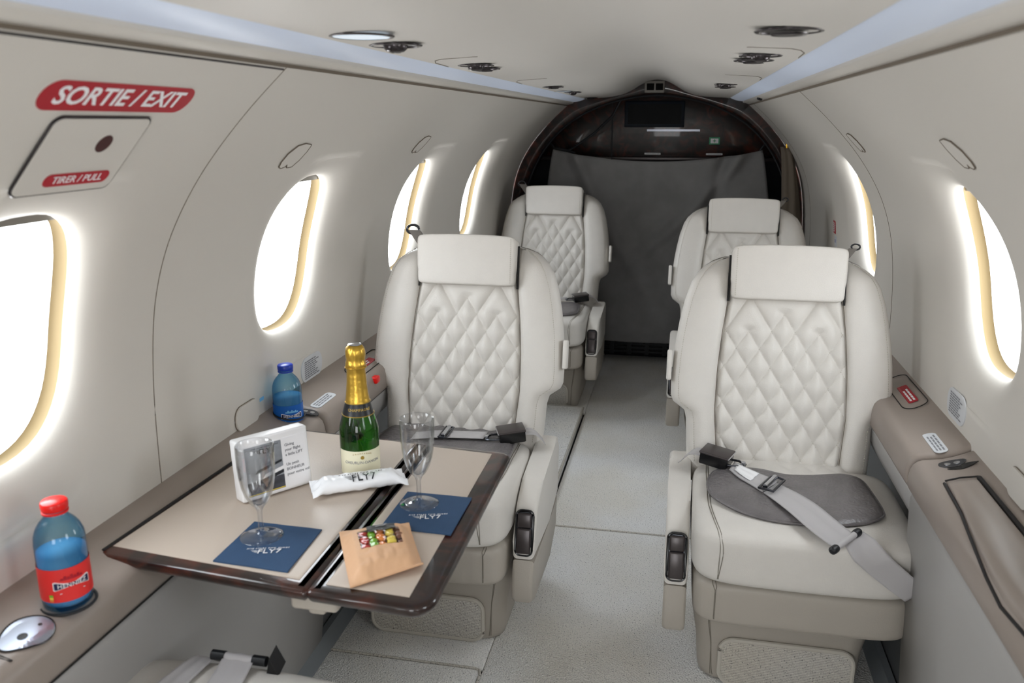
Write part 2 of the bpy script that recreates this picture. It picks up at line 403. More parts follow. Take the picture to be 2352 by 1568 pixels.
# windows
def make_window(i, side, c):
    o = empty('window_%d' % i, wallp(side, c, SC, .06), kind='structure')
    base = Vector(o.location)
    N = 64
    def ring(q, d): 
        R = []
        for k in range(N):
            a = 2 * PI * k / N; dy, ds = math.cos(a) * AY, math.sin(a) * AS; r = rho(dy, ds)
            R.append(Vector(wallp(side, c + dy / r * q, SC + ds / r * q, d)) - base)
        return R
    def band(name, levels, m):
        V = []; F = []
        for q, d in levels: V += ring(q, d)
        for j in range(len(levels) - 1):
            for k in range(N): F.append((j * N + k, j * N + (k + 1) % N, (j + 1) * N + (k + 1) % N, (j + 1) * N + k))
        return mesh(name, V, F, m, o)
    band('inner_reveal', [(.925, .042), (.93, .0428), (.95, .0432), (.954, .044), (.952, .045)], 'reveal')
    band('seal', [(.952, .045), (.950, .049), (.943, .057), (.925, .062), (.910, .064)], 'seal')
    V = ring(.913, .062); V.append(Vector(wallp(side, c, SC, .062)) - base)
    mesh('pane', V, [(k, (k + 1) % N, N) for k in range(N)], 'pane', o, False)
    # shade tucked at the top of the opening
    V = []; F = []
    n = 14; top = []
    for k in range(n + 1):
        a = PI * (.24 + .52 * k / n); dy, ds = math.cos(a) * AY, math.sin(a) * AS; r = rho(dy, ds)
        top.append((dy / r * .965, ds / r * .965))
    yl = top[0][1]
    for dy, ds in top: V.append(Vector(wallp(side, c + dy, SC + ds, .050)) - base)
    for dy, ds in top: V.append(Vector(wallp(side, c + dy, SC + min(ds, AS * .80), .049)) - base)
    F = [(k, k + 1, n + 2 + k, n + 1 + k) for k in range(n)]
    mesh('shade', V, F, 'speaker', o)
    # daylight portal
    ld = bpy.data.lights.new('window_portal', 'AREA'); ld.shape = 'RECTANGLE'; ld.size = .36; ld.size_y = .32
    ld.cycles.is_portal = True
    lo = link(bpy.data.objects.new('window_portal', ld)); p = Vector(wallp(side, c, SC, .10)); q = Vector(wallp(side, c, SC, .0))
    lo.location = p; lo.rotation_euler = (q - p).to_track_quat('-Z', 'Y').to_euler()
    return o
k_ = 1
for c in WIN_L: make_window(k_, -1, c); k_ += 1
for c in WIN_R: make_window(k_, 1, c); k_ += 1

# ------------------------------------------------------------------ floor
fb = MB().box(-.72, YA, -.05, .72, 4.62, -.012); fl = fb.build('floor', 'gap', kind='structure')
def carpet(x0, y0, x1, y1, z=0, r=.012, t=.012):
    return MB().box(x0, y0, z - t, x1, y1, z, r=min(.005, t * .4)).build('carpet_panel', 'carpet', fl)
carpet(-.255, YA, .66, 2.373); carpet(-.66, 1.633, -.2555, 2.373); carpet(-.66, YA, -.2575, 1.630)
carpet(-.228, 2.378, .66, 4.43); carpet(-.66, 3.445, -.2285, 4.43)
carpet(-.66, 2.378, -.235, 3.44, z=.028, t=.04)
MB().tube([(-.255, 2.3755, -.001), (.66, 2.3755, -.001)], .004).build('carpet_binding', 'carpetpad', fl)
MB().tube([(-.66, 1.6315, 0), (-.275, 1.6315, 0), (-.262, 1.627, 0), (-.2565, 1.61, 0), (-.2565, .6, 0)], .0035).build('carpet_binding', 'carpetpad', fl)
MB().tube([(-.66, 3.441, .026), (-.24, 3.441, .026), (-.2345, 3.436, .026), (-.2345, 2.38, .026)], .005).build('carpet_binding', 'carpetpad', fl)

# ------------------------------------------------------------------ ceiling
CX = [0, .03, .06, .09, .12, .15, .18, .22, .26, .30, .325, .338]
CZ = [1.439, 1.436, 1.426, 1.408, 1.389, 1.375, 1.366, 1.359, 1.356, 1.354, 1.3525, 1.350]
def ceilz(x): return interp(CX, CZ, abs(x))
def ext_strip(name, prof2, m, y0=YA, y1=YB, ny=40, parent=None, **k):
    n = len(prof2)
    V, F = grid(n, ny, lambda u, v: (prof2[int(round(u * (n - 1)))][0], lerp(y0, y1, v), prof2[int(round(u * (n - 1)))][1]))
    return mesh(name, V, F, m, parent, **k)
cp = [(-x, z) for x, z in zip(CX[::-1], CZ[::-1])] + [(x, z) for x, z in zip(CX[1:], CZ[1:])]
# densify
cpd = []
for a, b in zip(cp, cp[1:]):
    for q in range(3): cpd.append((lerp(a[0], b[0], q / 3), lerp(a[1], b[1], q / 3)))
cpd.append(cp[-1])
zz = [p[1] for p in cpd]
for _ in range(6): zz = [zz[0]] + [(zz[i - 1] + 2 * zz[i] + zz[i + 1]) / 4 for i in range(1, len(zz) - 1)] + [zz[-1]]
cpd = [(p[0], z) for p, z in zip(cpd, zz)]
def cz(x): return interp([p[0] for p in cpd], zz, x)
ceil_o = ext_strip('ceiling', cpd, 'ceil', kind='structure')
for side in (-1, 1):
    nm = 'left' if side < 0 else 'right'
    # lamp strip: ribbed lens between the ceiling and the valance
    pr = []
    nr = 14
    for i in range(nr * 2 + 1):
        t = i / (nr * 2); pr.append((side * lerp(.338, .404, t), lerp(1.350, 1.332, t) + .004 + (.0009 if i % 2 else 0) - .004 * math.sin(PI * t)))
    st = ext_strip('light_strip', pr, 'lamp', parent=None, label='long ribbed blue-white light strip along the %s edge of the ceiling' % nm, cat='light strip', group=None)
    vp = [(side * .402, 1.342), (side * .402, 1.333), (side * .405, 1.330), (side * .418, 1.3265), (side * .434, 1.3215), (side * .4385, 1.3235), (side * .440, 1.333)]
    ext_strip('trim_%d' % (1 if side < 0 else 2), vp, 'wall', kind='structure')
    # shell behind the seam so that no daylight leaks
    ext_strip('trim_%d' % (3 if side < 0 else 4), [(side * .33, 1.46), (side * .46, 1.40), (side * .50, 1.33)], 'gap', kind='structure')
    MB().box(min(side * .43, side * .455), YA, 1.318, max(side * .43, side * .455), YB, 1.326).build('trim_%d' % (5 if side < 0 else 6), 'drape', kind='structure')
# outer roof skin blocks the sky
V, F = grid(24, 2, lambda u, v: (.80 * math.cos(PI * (u * 1.0)), lerp(YA, 4.7, v), 1.30 + .2 * math.sin(PI * u)))
mesh('trim_7', V, F, 'gap', kind='structure')
# ------------------------------------------------------------------ ledges and side panels
def ledge(side):
    nm = 'left' if side < 0 else 'right'
    T = lambda x, y, z: (side * x, y, z)
    # cross section wall -> room
    base = [(.740, .632), (.724, .630), (.705, .621), (.690, .613), (.672, .6075), (.652, .6045), (.636, .602), (.628, .598), (.621, .591), (.617, .580), (.615, .566), (.615, .549), (.618, .543), (.628, .541), (.70, .54)]
    def sec(dz, dx):
        return [(x - dx * (i > 2), z + dz * min(1, (z - .54) / .05)) for i, (x, z) in enumerate(base)]
    root = empty('side_ledge', T(.67, 1, .56), **dict(label='long taupe vinyl side ledge under the %s windows' % nm, cat='ledge'))
    loc = Vector(root.location)
    def run(name, y0, y1, dz, dx, m='ledge', rend=True):
        ys = [y0, y0 + .002, y0 + .006, y0 + .014] + [lerp(y0 + .014, y1 - .014, i / 10) for i in range(1, 10)] + [y1 - .014, y1 - .006, y1 - .002, y1]
        V = []; S = []
        for i, y in enumerate(ys):
            e = min(i, len(ys) - 1 - i); k = [.010, .005, .0015, 0][e] if e < 4 and rend else 0
            S.append([Vector(T(x + (k if x < .72 else 0), y, z - k)) - loc for x, z in sec(dz, dx)])
        n = len(S[0]); V = [p for r in S for p in r]; F = []
        for i in range(len(S) - 1):
            for j in range(n - 1): F.append((i * n + j, i * n + j + 1, (i + 1) * n + j + 1, (i + 1) * n + j))
        F.append(tuple(range(n))); F.append(tuple((len(S) - 1) * n + j for j in range(n)))
        return mesh(name, V, F, m, root)
    y_step = 1.645
    if side < 0: run('near_top', YA, y_step - .001, 0, 0)
    else: run('near_top', YA, y_step - .001, 0, .004)
    run('forward_top', y_step + .002, YB, .006, .004)
    # pale under-trim + black line
    MB().box(*( (-.626, YA, .5385, -.618, YB, .5455) if side < 0 else (.618, YA, .5385, .626, YB, .5455)), T=lambda v: v - loc).build('black_gap_strip', 'gap', root)
    return root
LL = ledge(-1); LR_ = ledge(1)
def side_panel(side):
    nm = 'wall_%s_lower' % ('left' if side < 0 else 'right')
    T = lambda x, y, z: (side * x, y, z)
    ys0, ys1 = YA, 1.62
    prof2 = [(.700, .5385), (.620, .5385), (.6165, .530), (.617, .50), (.622, .40), (.632, .25), (.643, .10), (.651, .034)]
    V, F = grid(len(prof2), 12, lambda u, v: T(prof2[int(round(u * 7))][0], lerp(ys0, ys1, v), prof2[int(round(u * 7))][1]))
    n = len(V); 
    for x, z in prof2: V.append(T(.70, ys1, z))
    k = len(prof2); off = 11 * k
    for i in range(k - 1): F.append((off + i, off + i + 1, n + i + 1, n + i))
    mesh('trim_%d' % (8 if side < 0 else 9), V, F, 'side', kind='structure')
    # forward: upper pale lip and recessed dark panel
    lip = [(.70, .5385), (.621, .5385), (.6185, .530), (.622, .500), (.634, .472), (.66, .466), (.70, .466)]
    V, F = grid(len(lip), 4, lambda u, v: T(lip[int(round(u * 6))][0], lerp(ys1, YB, v), lip[int(round(u * 6))][1]))
    mesh('trim_%d' % (10 if side < 0 else 11), V, F, 'side', kind='structure')
    V, F = grid(2, 4, lambda u, v: T(lerp(.688, .672, u), lerp(ys1, 4.3, v), lerp(.47, 0, u)))
    mesh('trim_%d' % (12 if side < 0 else 13), V, F, 'sidedark', kind='structure')
    MB().prism([(.652, .036), (.668, .036), (.668, .0), (.634, .0), (.634, .004)], lambda x, z: T(x, YA, z), lambda x, z: T(x, 4.2, z)).build('baseboard_' + ('left' if side < 0 else 'right'), 'sill', kind='structure', smooth=False)
    # outer fuselage liner below the wall, hides the outside
    MB().box(*((-.80, YA, -.05, -.73, 4.7, .62) if side < 0 else (.73, YA, -.05, .80, 4.7, .62))).build('trim_%d' % (14 if side < 0 else 15), 'gap', kind='structure')
side_panel(-1); side_panel(1)

# ------------------------------------------------------------------ bulkhead
AO = [(.735, .0), (.735, .62), (.722, .75), (.705, .89), (.665, 1.02), (.62, 1.11), (.553, 1.192), (.49, 1.26), (.425, 1.318), (.375, 1.328), (.336, 1.335), (.28, 1.352), (.22, 1.368), (.15, 1.393), (.09, 1.420), (.045, 1.434), (0, 1.438)]
AI = [(.655, .0), (.690, .62), (.680, .75), (.650, .90), (.618, .99), (.575, 1.08), (.520, 1.155), (.45, 1.225), (.375, 1.275), (.31, 1.307), (.25, 1.330), (.20, 1.345), (.15, 1.356), (.10, 1.364), (.06, 1.369), (.03, 1.371), (0, 1.372)]
def full(P): return [(-x, z) for x, z in P] + [(x, z) for x, z in P[-2::-1]]
def chaikin(P):
    out = [P[0]]
    for a, b in zip(P, P[1:]): out += [(lerp(a[0], b[0], .25), lerp(a[1], b[1], .25)), (lerp(a[0], b[0], .75), lerp(a[1], b[1], .75))]
    return out + [P[-1]]
fo, fi = chaikin(chaikin(full(AO))), chaikin(chaikin(full(AI)))
def outer2(x, z): return (x * 1.06, z + (.03 if z > 1.2 else 0))
n = len(fo); V = []; F = []
lay = [[(outer2(x, z), 4.205) for x, z in fo], [((x, z), 4.202) for x, z in fo], [((lerp(a[0], b[0], .5), lerp(a[1], b[1], .5)), 4.2005) for a, b in zip(fo, fi)], [((x, z), 4.2) for x, z in fi], [((x, z), 4.25) for x, z in fi]]
for L in lay:
    for (x, z), y in L: V.append((x, y, z))
for j in range(len(lay) - 1):
    for i in range(n - 1): F.append((j * n + i, j * n + i + 1, (j + 1) * n + i + 1, (j + 1) * n + i))
bulk = mesh('wall_front', V, F, 'wood', kind='structure')
MB().tube([(x * .992, 4.212, z - (.004 if z > .2 else 0)) for x, z in fi], .006, 6).build('door_seal', 'blackrub', bulk)
# hidden shoulders: black liner between the arch and the far cabinet
V, F = grid(n, 2, lambda u, v: (fi[int(round(u * (n - 1)))][0] * lerp(1, 1.02, v), lerp(4.25, 4.46, v), fi[int(round(u * (n - 1)))][1]))
mesh('trim_16', V, F, 'navyvoid', kind='structure')
MB().box(-.78, 4.46, -.05, .78, 4.50, 1.62).build('wall_cockpit', 'navyvoid', kind='structure', smooth=False)
# cabinet above the shelf
cab = empty('bulkhead_cabinet', (0, 4.45, 1.2), label='dark glossy burl wood cabinet front filling the arch above the grey curtain', cat='cabinet')
def L_(loc): return lambda v: v - Vector(loc)
MB().box(-.62, 4.43, 1.068, .66, 4.458, 1.40, r=.003, T=L_((0, 4.45, 1.2))).build('front_panel', 'wood2', cab)
MB().box(-.62, 4.405, 1.048, .66, 4.458, 1.068, r=.003, T=L_((0, 4.45, 1.2))).build('shelf_edge', 'gunmetal', cab)
MB().box(-.2325, 4.4275, 1.07, -.2285, 4.431, 1.37, T=L_((0, 4.45, 1.2))).build('panel_joint', 'gap', cab)
MB().box(-.05, 4.424, 1.196, .215, 4.4275, 1.206, T=L_((0, 4.45, 1.2))).build('steel_slot', 'darkchrome', cab)
scr = empty('wall_screen', (-.015, 4.42, 1.28), label='black rectangular display screen with slate bezel high in the arch', cat='screen')
MB().box(-.165, 4.405, 1.216, .135, 4.43, 1.345, r=.004, T=L_((-.015, 4.42, 1.28))).build('bezel', 'screenf', scr)
MB().box(-.148, 4.402, 1.232, .118, 4.406, 1.330, T=L_((-.015, 4.42, 1.28))).build('display', 'screen', scr)
fa = empty('first_aid_sign', (.29, 4.426, 1.15), label='small green sign with a white cross-marked box beside the cabinet slot', cat='sign')
MB().box(.264, 4.4235, 1.132, .316, 4.4285, 1.167, T=L_(fa.location)).build('green_plate', 'greenl', fa)
MB().box(.271, 4.4225, 1.138, .309, 4.424, 1.161, T=L_(fa.location)).build('white_case', 'inkw', fa)
b_ = MB(); b_.box(.282, 4.4215, 1.1475, .298, 4.423, 1.1515, T=L_(fa.location)); b_.box(.288, 4.4215, 1.1415, .292, 4.423, 1.1575, T=L_(fa.location)); b_.build('cross', 'greenl', fa)
for x0, lab in ((-.058, 'thin white placard on the shelf edge at the centre of the arch'), (.252, 'thin white placard on the shelf edge below the green sign')):
    p = empty('shelf_placard', (x0 + .04, 4.42, 1.084), label=lab, cat='placard')
    MB().box(x0, 4.4245, 1.0795, x0 + .082, 4.4295, 1.0885, r=.002, T=L_(p.location)).build('plate', 'white', p)
    MB().box(x0 + .008, 4.4235, 1.0832, x0 + .074, 4.425, 1.0848, T=L_(p.location)).build('print', 'ink', p)
MB().box(-.055, 4.40, 1.028, .025, 4.403, 1.034).build('shelf_latch', 'darkchrome', label='small dark metal latch just below the cabinet shelf edge', cat='latch')
# reading module in the crown of the arch
sp = empty('overhead_sign_unit', (-.012, 4.19, 1.405), label='small framed unit with two dark squares at the crown of the wooden arch', cat='sign unit')
MB().box(-.058, 4.176, 1.377, .036, 4.20, 1.432, r=.004, T=L_(sp.location)).build('frame', 'speaker', sp)
for x0 in (-.048, -.006):
    MB().box(x0, 4.173, 1.388, x0 + .035, 4.178, 1.420, r=.002, T=L_(sp.location)).build('dark_square', 'mattblack', sp)
# grille at the foot of the opening
gr = empty('floor_grille', (0, 4.44, .045), label='low black slotted vent grille at the far end of the aisle', cat='vent')
MB().box(-.40, 4.442, 0, .42, 4.46, .105, T=L_(gr.location)).build('backing', 'black', gr)
MB().box(-.40, 4.428, .086, .42, 4.445, .106, r=.003, T=L_(gr.location)).build('frame_top', 'blackrub', gr)
for zz_ in (.014, .036, .058):
    MB().box(-.39, 4.432, zz_, .41, 4.442, zz_ + .010, r=.002, T=L_(gr.location)).build('slat', 'blackrub', gr)
for xx_ in (-.30, -.205, -.11, -.015, .08, .175, .27):
    MB().box(xx_, 4.43, .005, xx_ + .022, 4.442, .09, T=L_(gr.location)).build('upright', 'blackrub', gr)

# hung cloth curtain
def curtain():
    T0 = [(-.513, 1.103), (-.258, 1.072), (-.007, 1.049), (.288, 1.068), (.516, 1.109)]
    xs = [p[0] for p in T0]; zs = [p[1] for p in T0]
    def f(u, v):
        xt = lerp(-.513, .516, u); zt = 1.049 + .058 * ((xt - .0) / .515) ** 2
        xb = lerp(-.62, .66, u); zb = .115
        x = lerp(xt, xb, v ** .8); z = lerp(zt, zb, v)
        y = 4.285 + .008 * math.sin(u * 14 + v * 5) * (.3 + v) + .045 * math.exp(-((u - .83 + v * .35) / .03) ** 2) * (1 - v) - .045 * math.exp(-((u - .12 - v * .5) / .04) ** 2) * (1 - v) \
            - .04 * math.exp(-((u - .90 + v * .9) / .04) ** 2) * (1 - v) + .008 * noise.noise(Vector((u * 4, v * 5, 2)))
        return (x, y, z)
    V, F = grid(90, 90, f)
    o = mesh('hanging_cloth', V, F, 'cloth', label='dark grey cloth strung across the cabin doorway between two hooks', cat='cloth')
    md = o.modifiers.new('t', 'SOLIDIFY'); md.thickness = .002
    V2 = [f(i / 40, 0) for i in range(41)]
    MB().tube([(x, y - .001, z) for x, y, z in V2], .0022, 6).build('hem', 'cloth', o)
    return o
curtain()
b_ = MB(); b_.tube([(-.170, 4.262, 1.36), (-.215, 4.262, 1.27), (-.30, 4.262, 1.19), (-.40, 4.262, 1.12), (-.43, 4.262, 1.104)], .006, 8)
b_.tube([(-.214, 4.268, 1.27), (-.213, 4.27, 1.06)], .003, 6)
b_.build('black_strap', 'blackrub', label='black strap hanging diagonally from the arch to the left hook', cat='strap')
for s_, lb in ((-1, 'left'), (1, 'right')):
    h = empty('curtain_hook', (s_ * .515, 4.27, 1.115), label='dark clip hook holding up the %s top corner of the grey cloth' % lb, cat='hook')
    MB().tube([(s_ * .012, -.02, .028), (0, 0, .012), (-s_ * .012, .008, -.006)], .006, 8).build('clip', 'blackrub', h)
    MB().tube([(s_ * .014 + .008 * math.cos(a), -.022, .030 + .010 * math.sin(a)) for a in [2 * PI * i / 14 for i in range(14)]], .0018, 6, closed=True).build('ring', 'darkchrome', h)
MB().tube([(-.50, 4.275, 1.112), (-.43, 4.275, 1.10), (-.40, 4.28, 1.088)], .008, 8).build('hook_cord', 'blackrub', label='short thick black cord tied beside the left curtain hook', cat='cord')
# bundled drape on the right and its brass hook
def fdr(u, v):
    a = 2 * PI * u; z = lerp(1.13, .45, v); cx = lerp(.612, .692, v ** .6); r = lerp(.018, .052, v ** .6)
    r *= 1 + .18 * math.sin(a * 5 + v * 3)
    return (cx - .012 + r * math.cos(a), 4.115 + r * .9 * math.sin(a), z)
V, F = grid(48, 24, fdr, closed_u=True); F.append(tuple(range(48)))
mesh('side_drape', V, F, 'drape', label='narrow gathered taupe drape hanging by the right of the arch', cat='drape')
hk = empty('drape_hook', (.60, 4.10, 1.16), label='brass and black hook holding the taupe drape', cat='hook')
MB().tube([(.014 * math.cos(a), 0, .018 + .014 * math.sin(a)) for a in [2 * PI * i / 16 for i in range(16)]], .0045, 8, closed=True).build('ring', 'blackrub', hk)
MB().tube([(0, 0, .006), (.006, 0, -.012), (.008, 0, -.035)], [.007, .006, .008], 8).build('brass_stem', 'brass', hk)

# ------------------------------------------------------------------ seats
A15 = math.radians(15)
def bev_prism(poly, x0, x1, r, seg=3):
    """side-view polygon (y,z) extruded along x with softly rounded edges"""
    bm = bmesh.new(); n = len(poly)
    a = [bm.verts.new((x0, y, z)) for y, z in poly]; b = [bm.verts.new((x1, y, z)) for y, z in poly]
    fa = bm.faces.new(a); fb = bm.faces.new(b[::-1]); 
    for i in range(n): bm.faces.new((a[i], a[(i + 1) % n], b[(i + 1) % n], b[i]))
    ed = list(fa.edges) + list(fb.edges)
    bmesh.ops.bevel(bm, geom=ed, offset=r, segments=seg, profile=.5, affect='EDGES')
    bm.verts.index_update(); V = [v.co.copy() for v in bm.verts]; F = [[v.index for v in f.verts] for f in bm.faces]; bm.free(); return V, F
BV = [-.05, 0, .06, .10, .122, .132, .142, .158, .20, .26, .30, .35, .40, .445, .47, .49, .503, .512, .517]
BW = [.205, .212, .216, .218, .224, .238, .252, .259, .260, .257, .253, .246, .236, .222, .208, .190, .172, .150, .125]
def bW(v): return interp(BV, BW, v)
def bS(v): return interp([-.05, 0, .13, .23, .32, .41, .52], [.138, .142, .153, .151, .144, .133, .130], v)
def seamline(o, pts, parent, r=.0009, n=40, m='seam', name='seam_stitching'):
    """a sewn line laid on the surface of mesh o along the rough polyline pts"""
    from mathutils.bvhtree import BVHTree
    me = o.data; t = BVHTree.FromPolygons([v.co for v in me.vertices], [tuple(p.vertices) for p in me.polygons])
    L = [0]; P = [Vector(p) for p in pts]
    for i in range(1, len(P)): L.append(L[-1] + (P[i] - P[i - 1]).length)
    out = []
    for i in range(n + 1):
        q = L[-1] * i / n; k = min(len(P) - 2, bisect_right(L, q) - 1); f = (q - L[k]) / max(1e-6, L[k + 1] - L[k])
        co, no, _, _ = t.find_nearest(P[k].lerp(P[k + 1], f)); out.append(co + no * .0007)
    for _ in range(4): out = [out[0]] + [(out[i - 1] + out[i] * 2 + out[i + 1]) / 4 for i in range(1, len(out) - 1)] + [out[-1]]
    return MB().tube(out, r, 5).build(name, m, parent)
def make_seat(a, name_='lounge_seat', recline=A15):
    """a = +1: aisle side at +x.  local origin: floor point below the foot of the backrest"""
    ca, sa = math.cos(recline), math.sin(recline)
    def B(x, v, n): return (x, v * sa - n * ca, .43 + v * ca + n * sa)
    root = empty(name_)
    # --- base
    NP = 48
    def baseprof(u, v):
        zl = [0, .008, .03, .10, .17, .215, .232, .236]; k = int(round(v * 7)); z = zl[k]; ins = [.012, .004, 0, -.002, -.006, -.004, .008, .03][k]
        hx, y0, y1 = .175 - ins, -.262 + ins, .12; r = .045; cx = -.005 * a + (.012 * a if 0 else 0)
        P = rounded(hx, (y1 - y0) / 2, r, 11); p = P[int(round(u * NP)) % NP]
        ex = 0 if z < .05 else .018 * smooth01((z - .05) / .15)
        return (cx + p[0] * (1 + ex * 4), (y0 + y1) / 2 + p[1], z)
    V, F = grid(NP, 8, baseprof, closed_u=True); F.append(tuple(range(7 * NP, 8 * NP))); F.append(tuple(range(NP)))
    base = mesh('base', V, F, 'leatherd', root)
    cx = -.02 * a
    poly = [(x, z) for x, z in rounded(.142, .056, .030, 6)]
    polyb = [(x, max(z, -.054)) for x, z in poly]
    V = []; F = []
    for q, d in ((1, .0), (1, .008), (.965, .011)):
        for x, z in poly: V.append((cx + x * q, -.262 - d, .062 + z * (q if q == 1 else .93)))
    n = len(poly)
    for j in range(2):
        for i in range(n): F.append((j * n + i, j * n + (i + 1) % n, (j + 1) * n + (i + 1) % n, (j + 1) * n + i))
    F.append(tuple(2 * n + i for i in range(n)))
    pad = mesh('carpet_pad', V, F, 'carpetpad', base, smooth=False)
    MB().tube([(cx + x, -.270, .062 + z) for x, z in poly], .0055, 8, closed=True).build('pad_binding', 'stitch', base)
    for dx in (0, .006): seamline(base, [((.150 + dx) * a, -.30, .004), ((.150 + dx) * a, -.30, .10), ((.160 + dx) * a, -.30, .20)], base)
    # --- leg rest
    lx = -.026 * a
    V, F = pillow(.219, .166, .053, e=.25, n=14); lr = mesh('leg_rest', [(x + lx, y - .205, z + .262) for x, y, z in V], F, 'leatherd', root)
    for dx in (0, .007): seamline(lr, [(lx + (.176 + dx) * a, -.40, .215), (lx + (.176 + dx) * a, -.40, .30), (lx + (.176 + dx) * a, -.36, .33)], lr)
    # --- cushion
    def cush(x, y, z):
        z2 = z + .375 + (.006 * (1 - (x / .22) ** 2) if z > 0 else 0) * (1 if y < .1 else .5)
        return (x + lx, y - .188 - .010 * (1 - (x / .225) ** 2) * (1 if y < 0 else 0), z2 + .004 * math.sin(x * 9) * 0)
    V, F = pillow(.227, .201, .062, e=.28, n=22); cu = mesh('seat_cushion', [cush(*v) for v in V], F, 'leather', root)
    def topz(x, y):   # height of the cushion's top at local x,y
        return .375 + .062 + .006 * (1 - ((x - lx) / .22) ** 2)
    for dx in (0, .007): seamline(cu, [(lx + (.196 + dx * .7) * a, -.02, .47), (lx + (.196 + dx * .7) * a, -.25, .47), (lx + (.178 + dx) * a, -.38, .48), (lx + (.176 + dx) * a, -.46, .40), (lx + (.190 + dx) * a, -.46, .30)], cu)
    # --- backrest shell with bolsters
    prof_ = []
    def ring(v):
        W = bW(v); S = min(bS(v), W - .018); top = smooth01((v - .44) / .077); sh = -.050 * top ** 2
        wfac = min(1, (W - S) / .06)
        R = []
        half = [(W - .035, -.105), (W - .012, -.098), (W - .002, -.080), (W + .002, -.055), (W + .002, -.032), (W - .002, -.014), (W - .010, .002), (W - .022, .011), (lerp(W, S, .45), .017 * wfac), (lerp(W, S, .66), .0185 * wfac), (S + .016 * wfac, .0165 * wfac), (S + .007 * wfac, .011 * wfac), (S + .0015, .001), (S - .0005, -.006), (S - .006, -.006), (S * .5, -.006)]
        for x, nn in half: R.append((x, nn + sh if nn > -.05 else nn))
        R.append((0, -.006 + sh))
        full_ = R + [(-x, nn) for x, nn in R[-2::-1]]
        return full_
    vs = []
    for i in range(len(BV) - 1):
        k = max(1, int((BV[i + 1] - BV[i]) / .012))
        for j in range(k): vs.append(lerp(BV[i], BV[i + 1], j / k))
    vs.append(BV[-1])
    V = []; F = []; L = None
    for v in vs:
        R = ring(v); L = len(R)
        for x, nn in R: V.append(B(x, v, nn))
    for i in range(len(vs) - 1):
        for j in range(L): F.append((i * L + j, i * L + (j + 1) % L, (i + 1) * L + (j + 1) % L, (i + 1) * L + j))
    F.append(tuple(range(L))); F.append(tuple((len(vs) - 1) * L + j for j in range(L)))
    back = mesh('backrest', V, F, 'leather', root)
    # stitch lines round the bolster edge (dashes)
    sb = MB()
    for s_ in (-1, 1):
        v = .0
        while v < .505:
            W1, W2 = bW(v), bW(v + .0035)
            top = smooth01((v - .44) / .077); sh = -.05 * top ** 2
            q = .016
            sb.tube([B(s_ * (W1 - q), v, .0078 + sh), B(s_ * (W2 - q), v + .0035, .0078 + sh)], .0008, 4, cap=False); v += .0058 if v < .44 else .004
    o = sb.build('edge_stitching', 'stitch', back, smooth=False); o['kind'] = 'stuff'
    # dark joint lines between bolster and centre
    for s_ in (-1, 1):
        gb = MB()
        gb.tube([B(s_ * (bS(v) + .0006), v, -.0010) for v in [(-.03 + .535 * i / 30) for i in range(30)]], .0009, 5)
        gb.build('joint_gap', 'drape', back)
        MB().tube([B(s_ * .1345, v, .006 + (v - .4) * .08) for v in (.398, .43, .46, .49, .51)], .0028, 6).build('headrest_gap', 'gap', back)
    # --- quilted centre
    w_, h_, vT = .0546, .088, .415
    def lines(x, v):
        """pillow factor 0..1 from the two families of stitched lines"""
        best = [9, 9]
        sl = math.hypot(1 / w_, 1 / h_)
        for sgn in (1, -1):
            q = sgn * x / w_ + v / h_; q0 = -1.5 + vT / h_
            k = round(q - q0)
            for kk in (k - 1, k, k + 1):
                lim = {-1: vT - h_, 0: vT, 1: vT - h_ / 2, 2: vT - h_, 3: vT}.get(kk, 9)
                d = abs(q - q0 - kk) / sl
                if v > lim: d = math.hypot(d, (v - lim) * 1.0)
                fi_ = 0 if sgn > 0 else 1; best[fi_] = min(best[fi_], d)
        g = lambda d: math.sin(min(1, d / .0236) * PI / 2) ** .62
        return g(best[0]) * g(best[1])
    def quilt(u, t):
        v = lerp(-.03, .412, t); S = bS(v) - .0015; x = lerp(-S, S, u)
        puff = lines(x, v)
        e = min(1, (S - abs(x)) / .012, (.414 - v) / .010); e = 1 - (1 - max(0, e)) ** 2
        return B(x, v, -.006 + .0185 * e * (.30 + .70 * puff))
    V, F = grid(132, 196, quilt); qp = mesh('quilted_panel', V, F, 'leather', back)
    st = MB(); sl = math.hypot(1 / w_, 1 / h_)
    for sgn in (1, -1):
        q0 = -1.5 + vT / h_
        for kk in range(-9, 6):
            lim = {-1: vT - h_, 0: vT, 1: vT - h_ / 2, 2: vT - h_, 3: vT}.get(kk, 9)
            v = -.02
            while v < .404:
                def pt(vv): return sgn * (q0 + kk - vv / h_) * w_
                x = pt(v)
                if v + .0028 < lim and abs(x) < bS(v) - .004 and abs(pt(v + .0028)) < bS(v) - .004:
                    nn = -.006 + .0185 * .30 + .0006
                    st.tube([B(x, v, nn), B(pt(v + .0028), v + .0028, nn)], .0007, 3, cap=False)
                v += .0045
    o = st.build('quilt_stitching', 'stitch', back, smooth=False); o['kind'] = 'stuff'
    # quilted tail of the cushion
    def tail(u, t):
        x = lerp(-.15, .15, u) + lx * .3; y = lerp(-.125, .01, t)
        puff = lines(x, .412 - h_ * 2.2 + y * 1.0 - .02)
        e = min(1, (.15 - abs(lerp(-.15, .15, u))) / .012, (y + .125) / .06); e = max(0, e)
        return (x, y, topz(x, y) - .0035 + .007 * e * (.35 + .65 * puff))
    V, F = grid(70, 34, tail); mesh('quilted_tail', V, F, 'leather', cu)
    # --- headrest
    V, F = pillow(.132, .030, .065, e=.13, n=16)
    def hr(x, y, z):
        nn = .024 - y + .010 * (z / .066) * (1 if y < 0 else .2) - .005 * (x / .133) ** 2
        return B(x * (1 - .015 * (z < -.02)), .468 + z - .004 * (x / .133) ** 2 * (z > 0), nn)
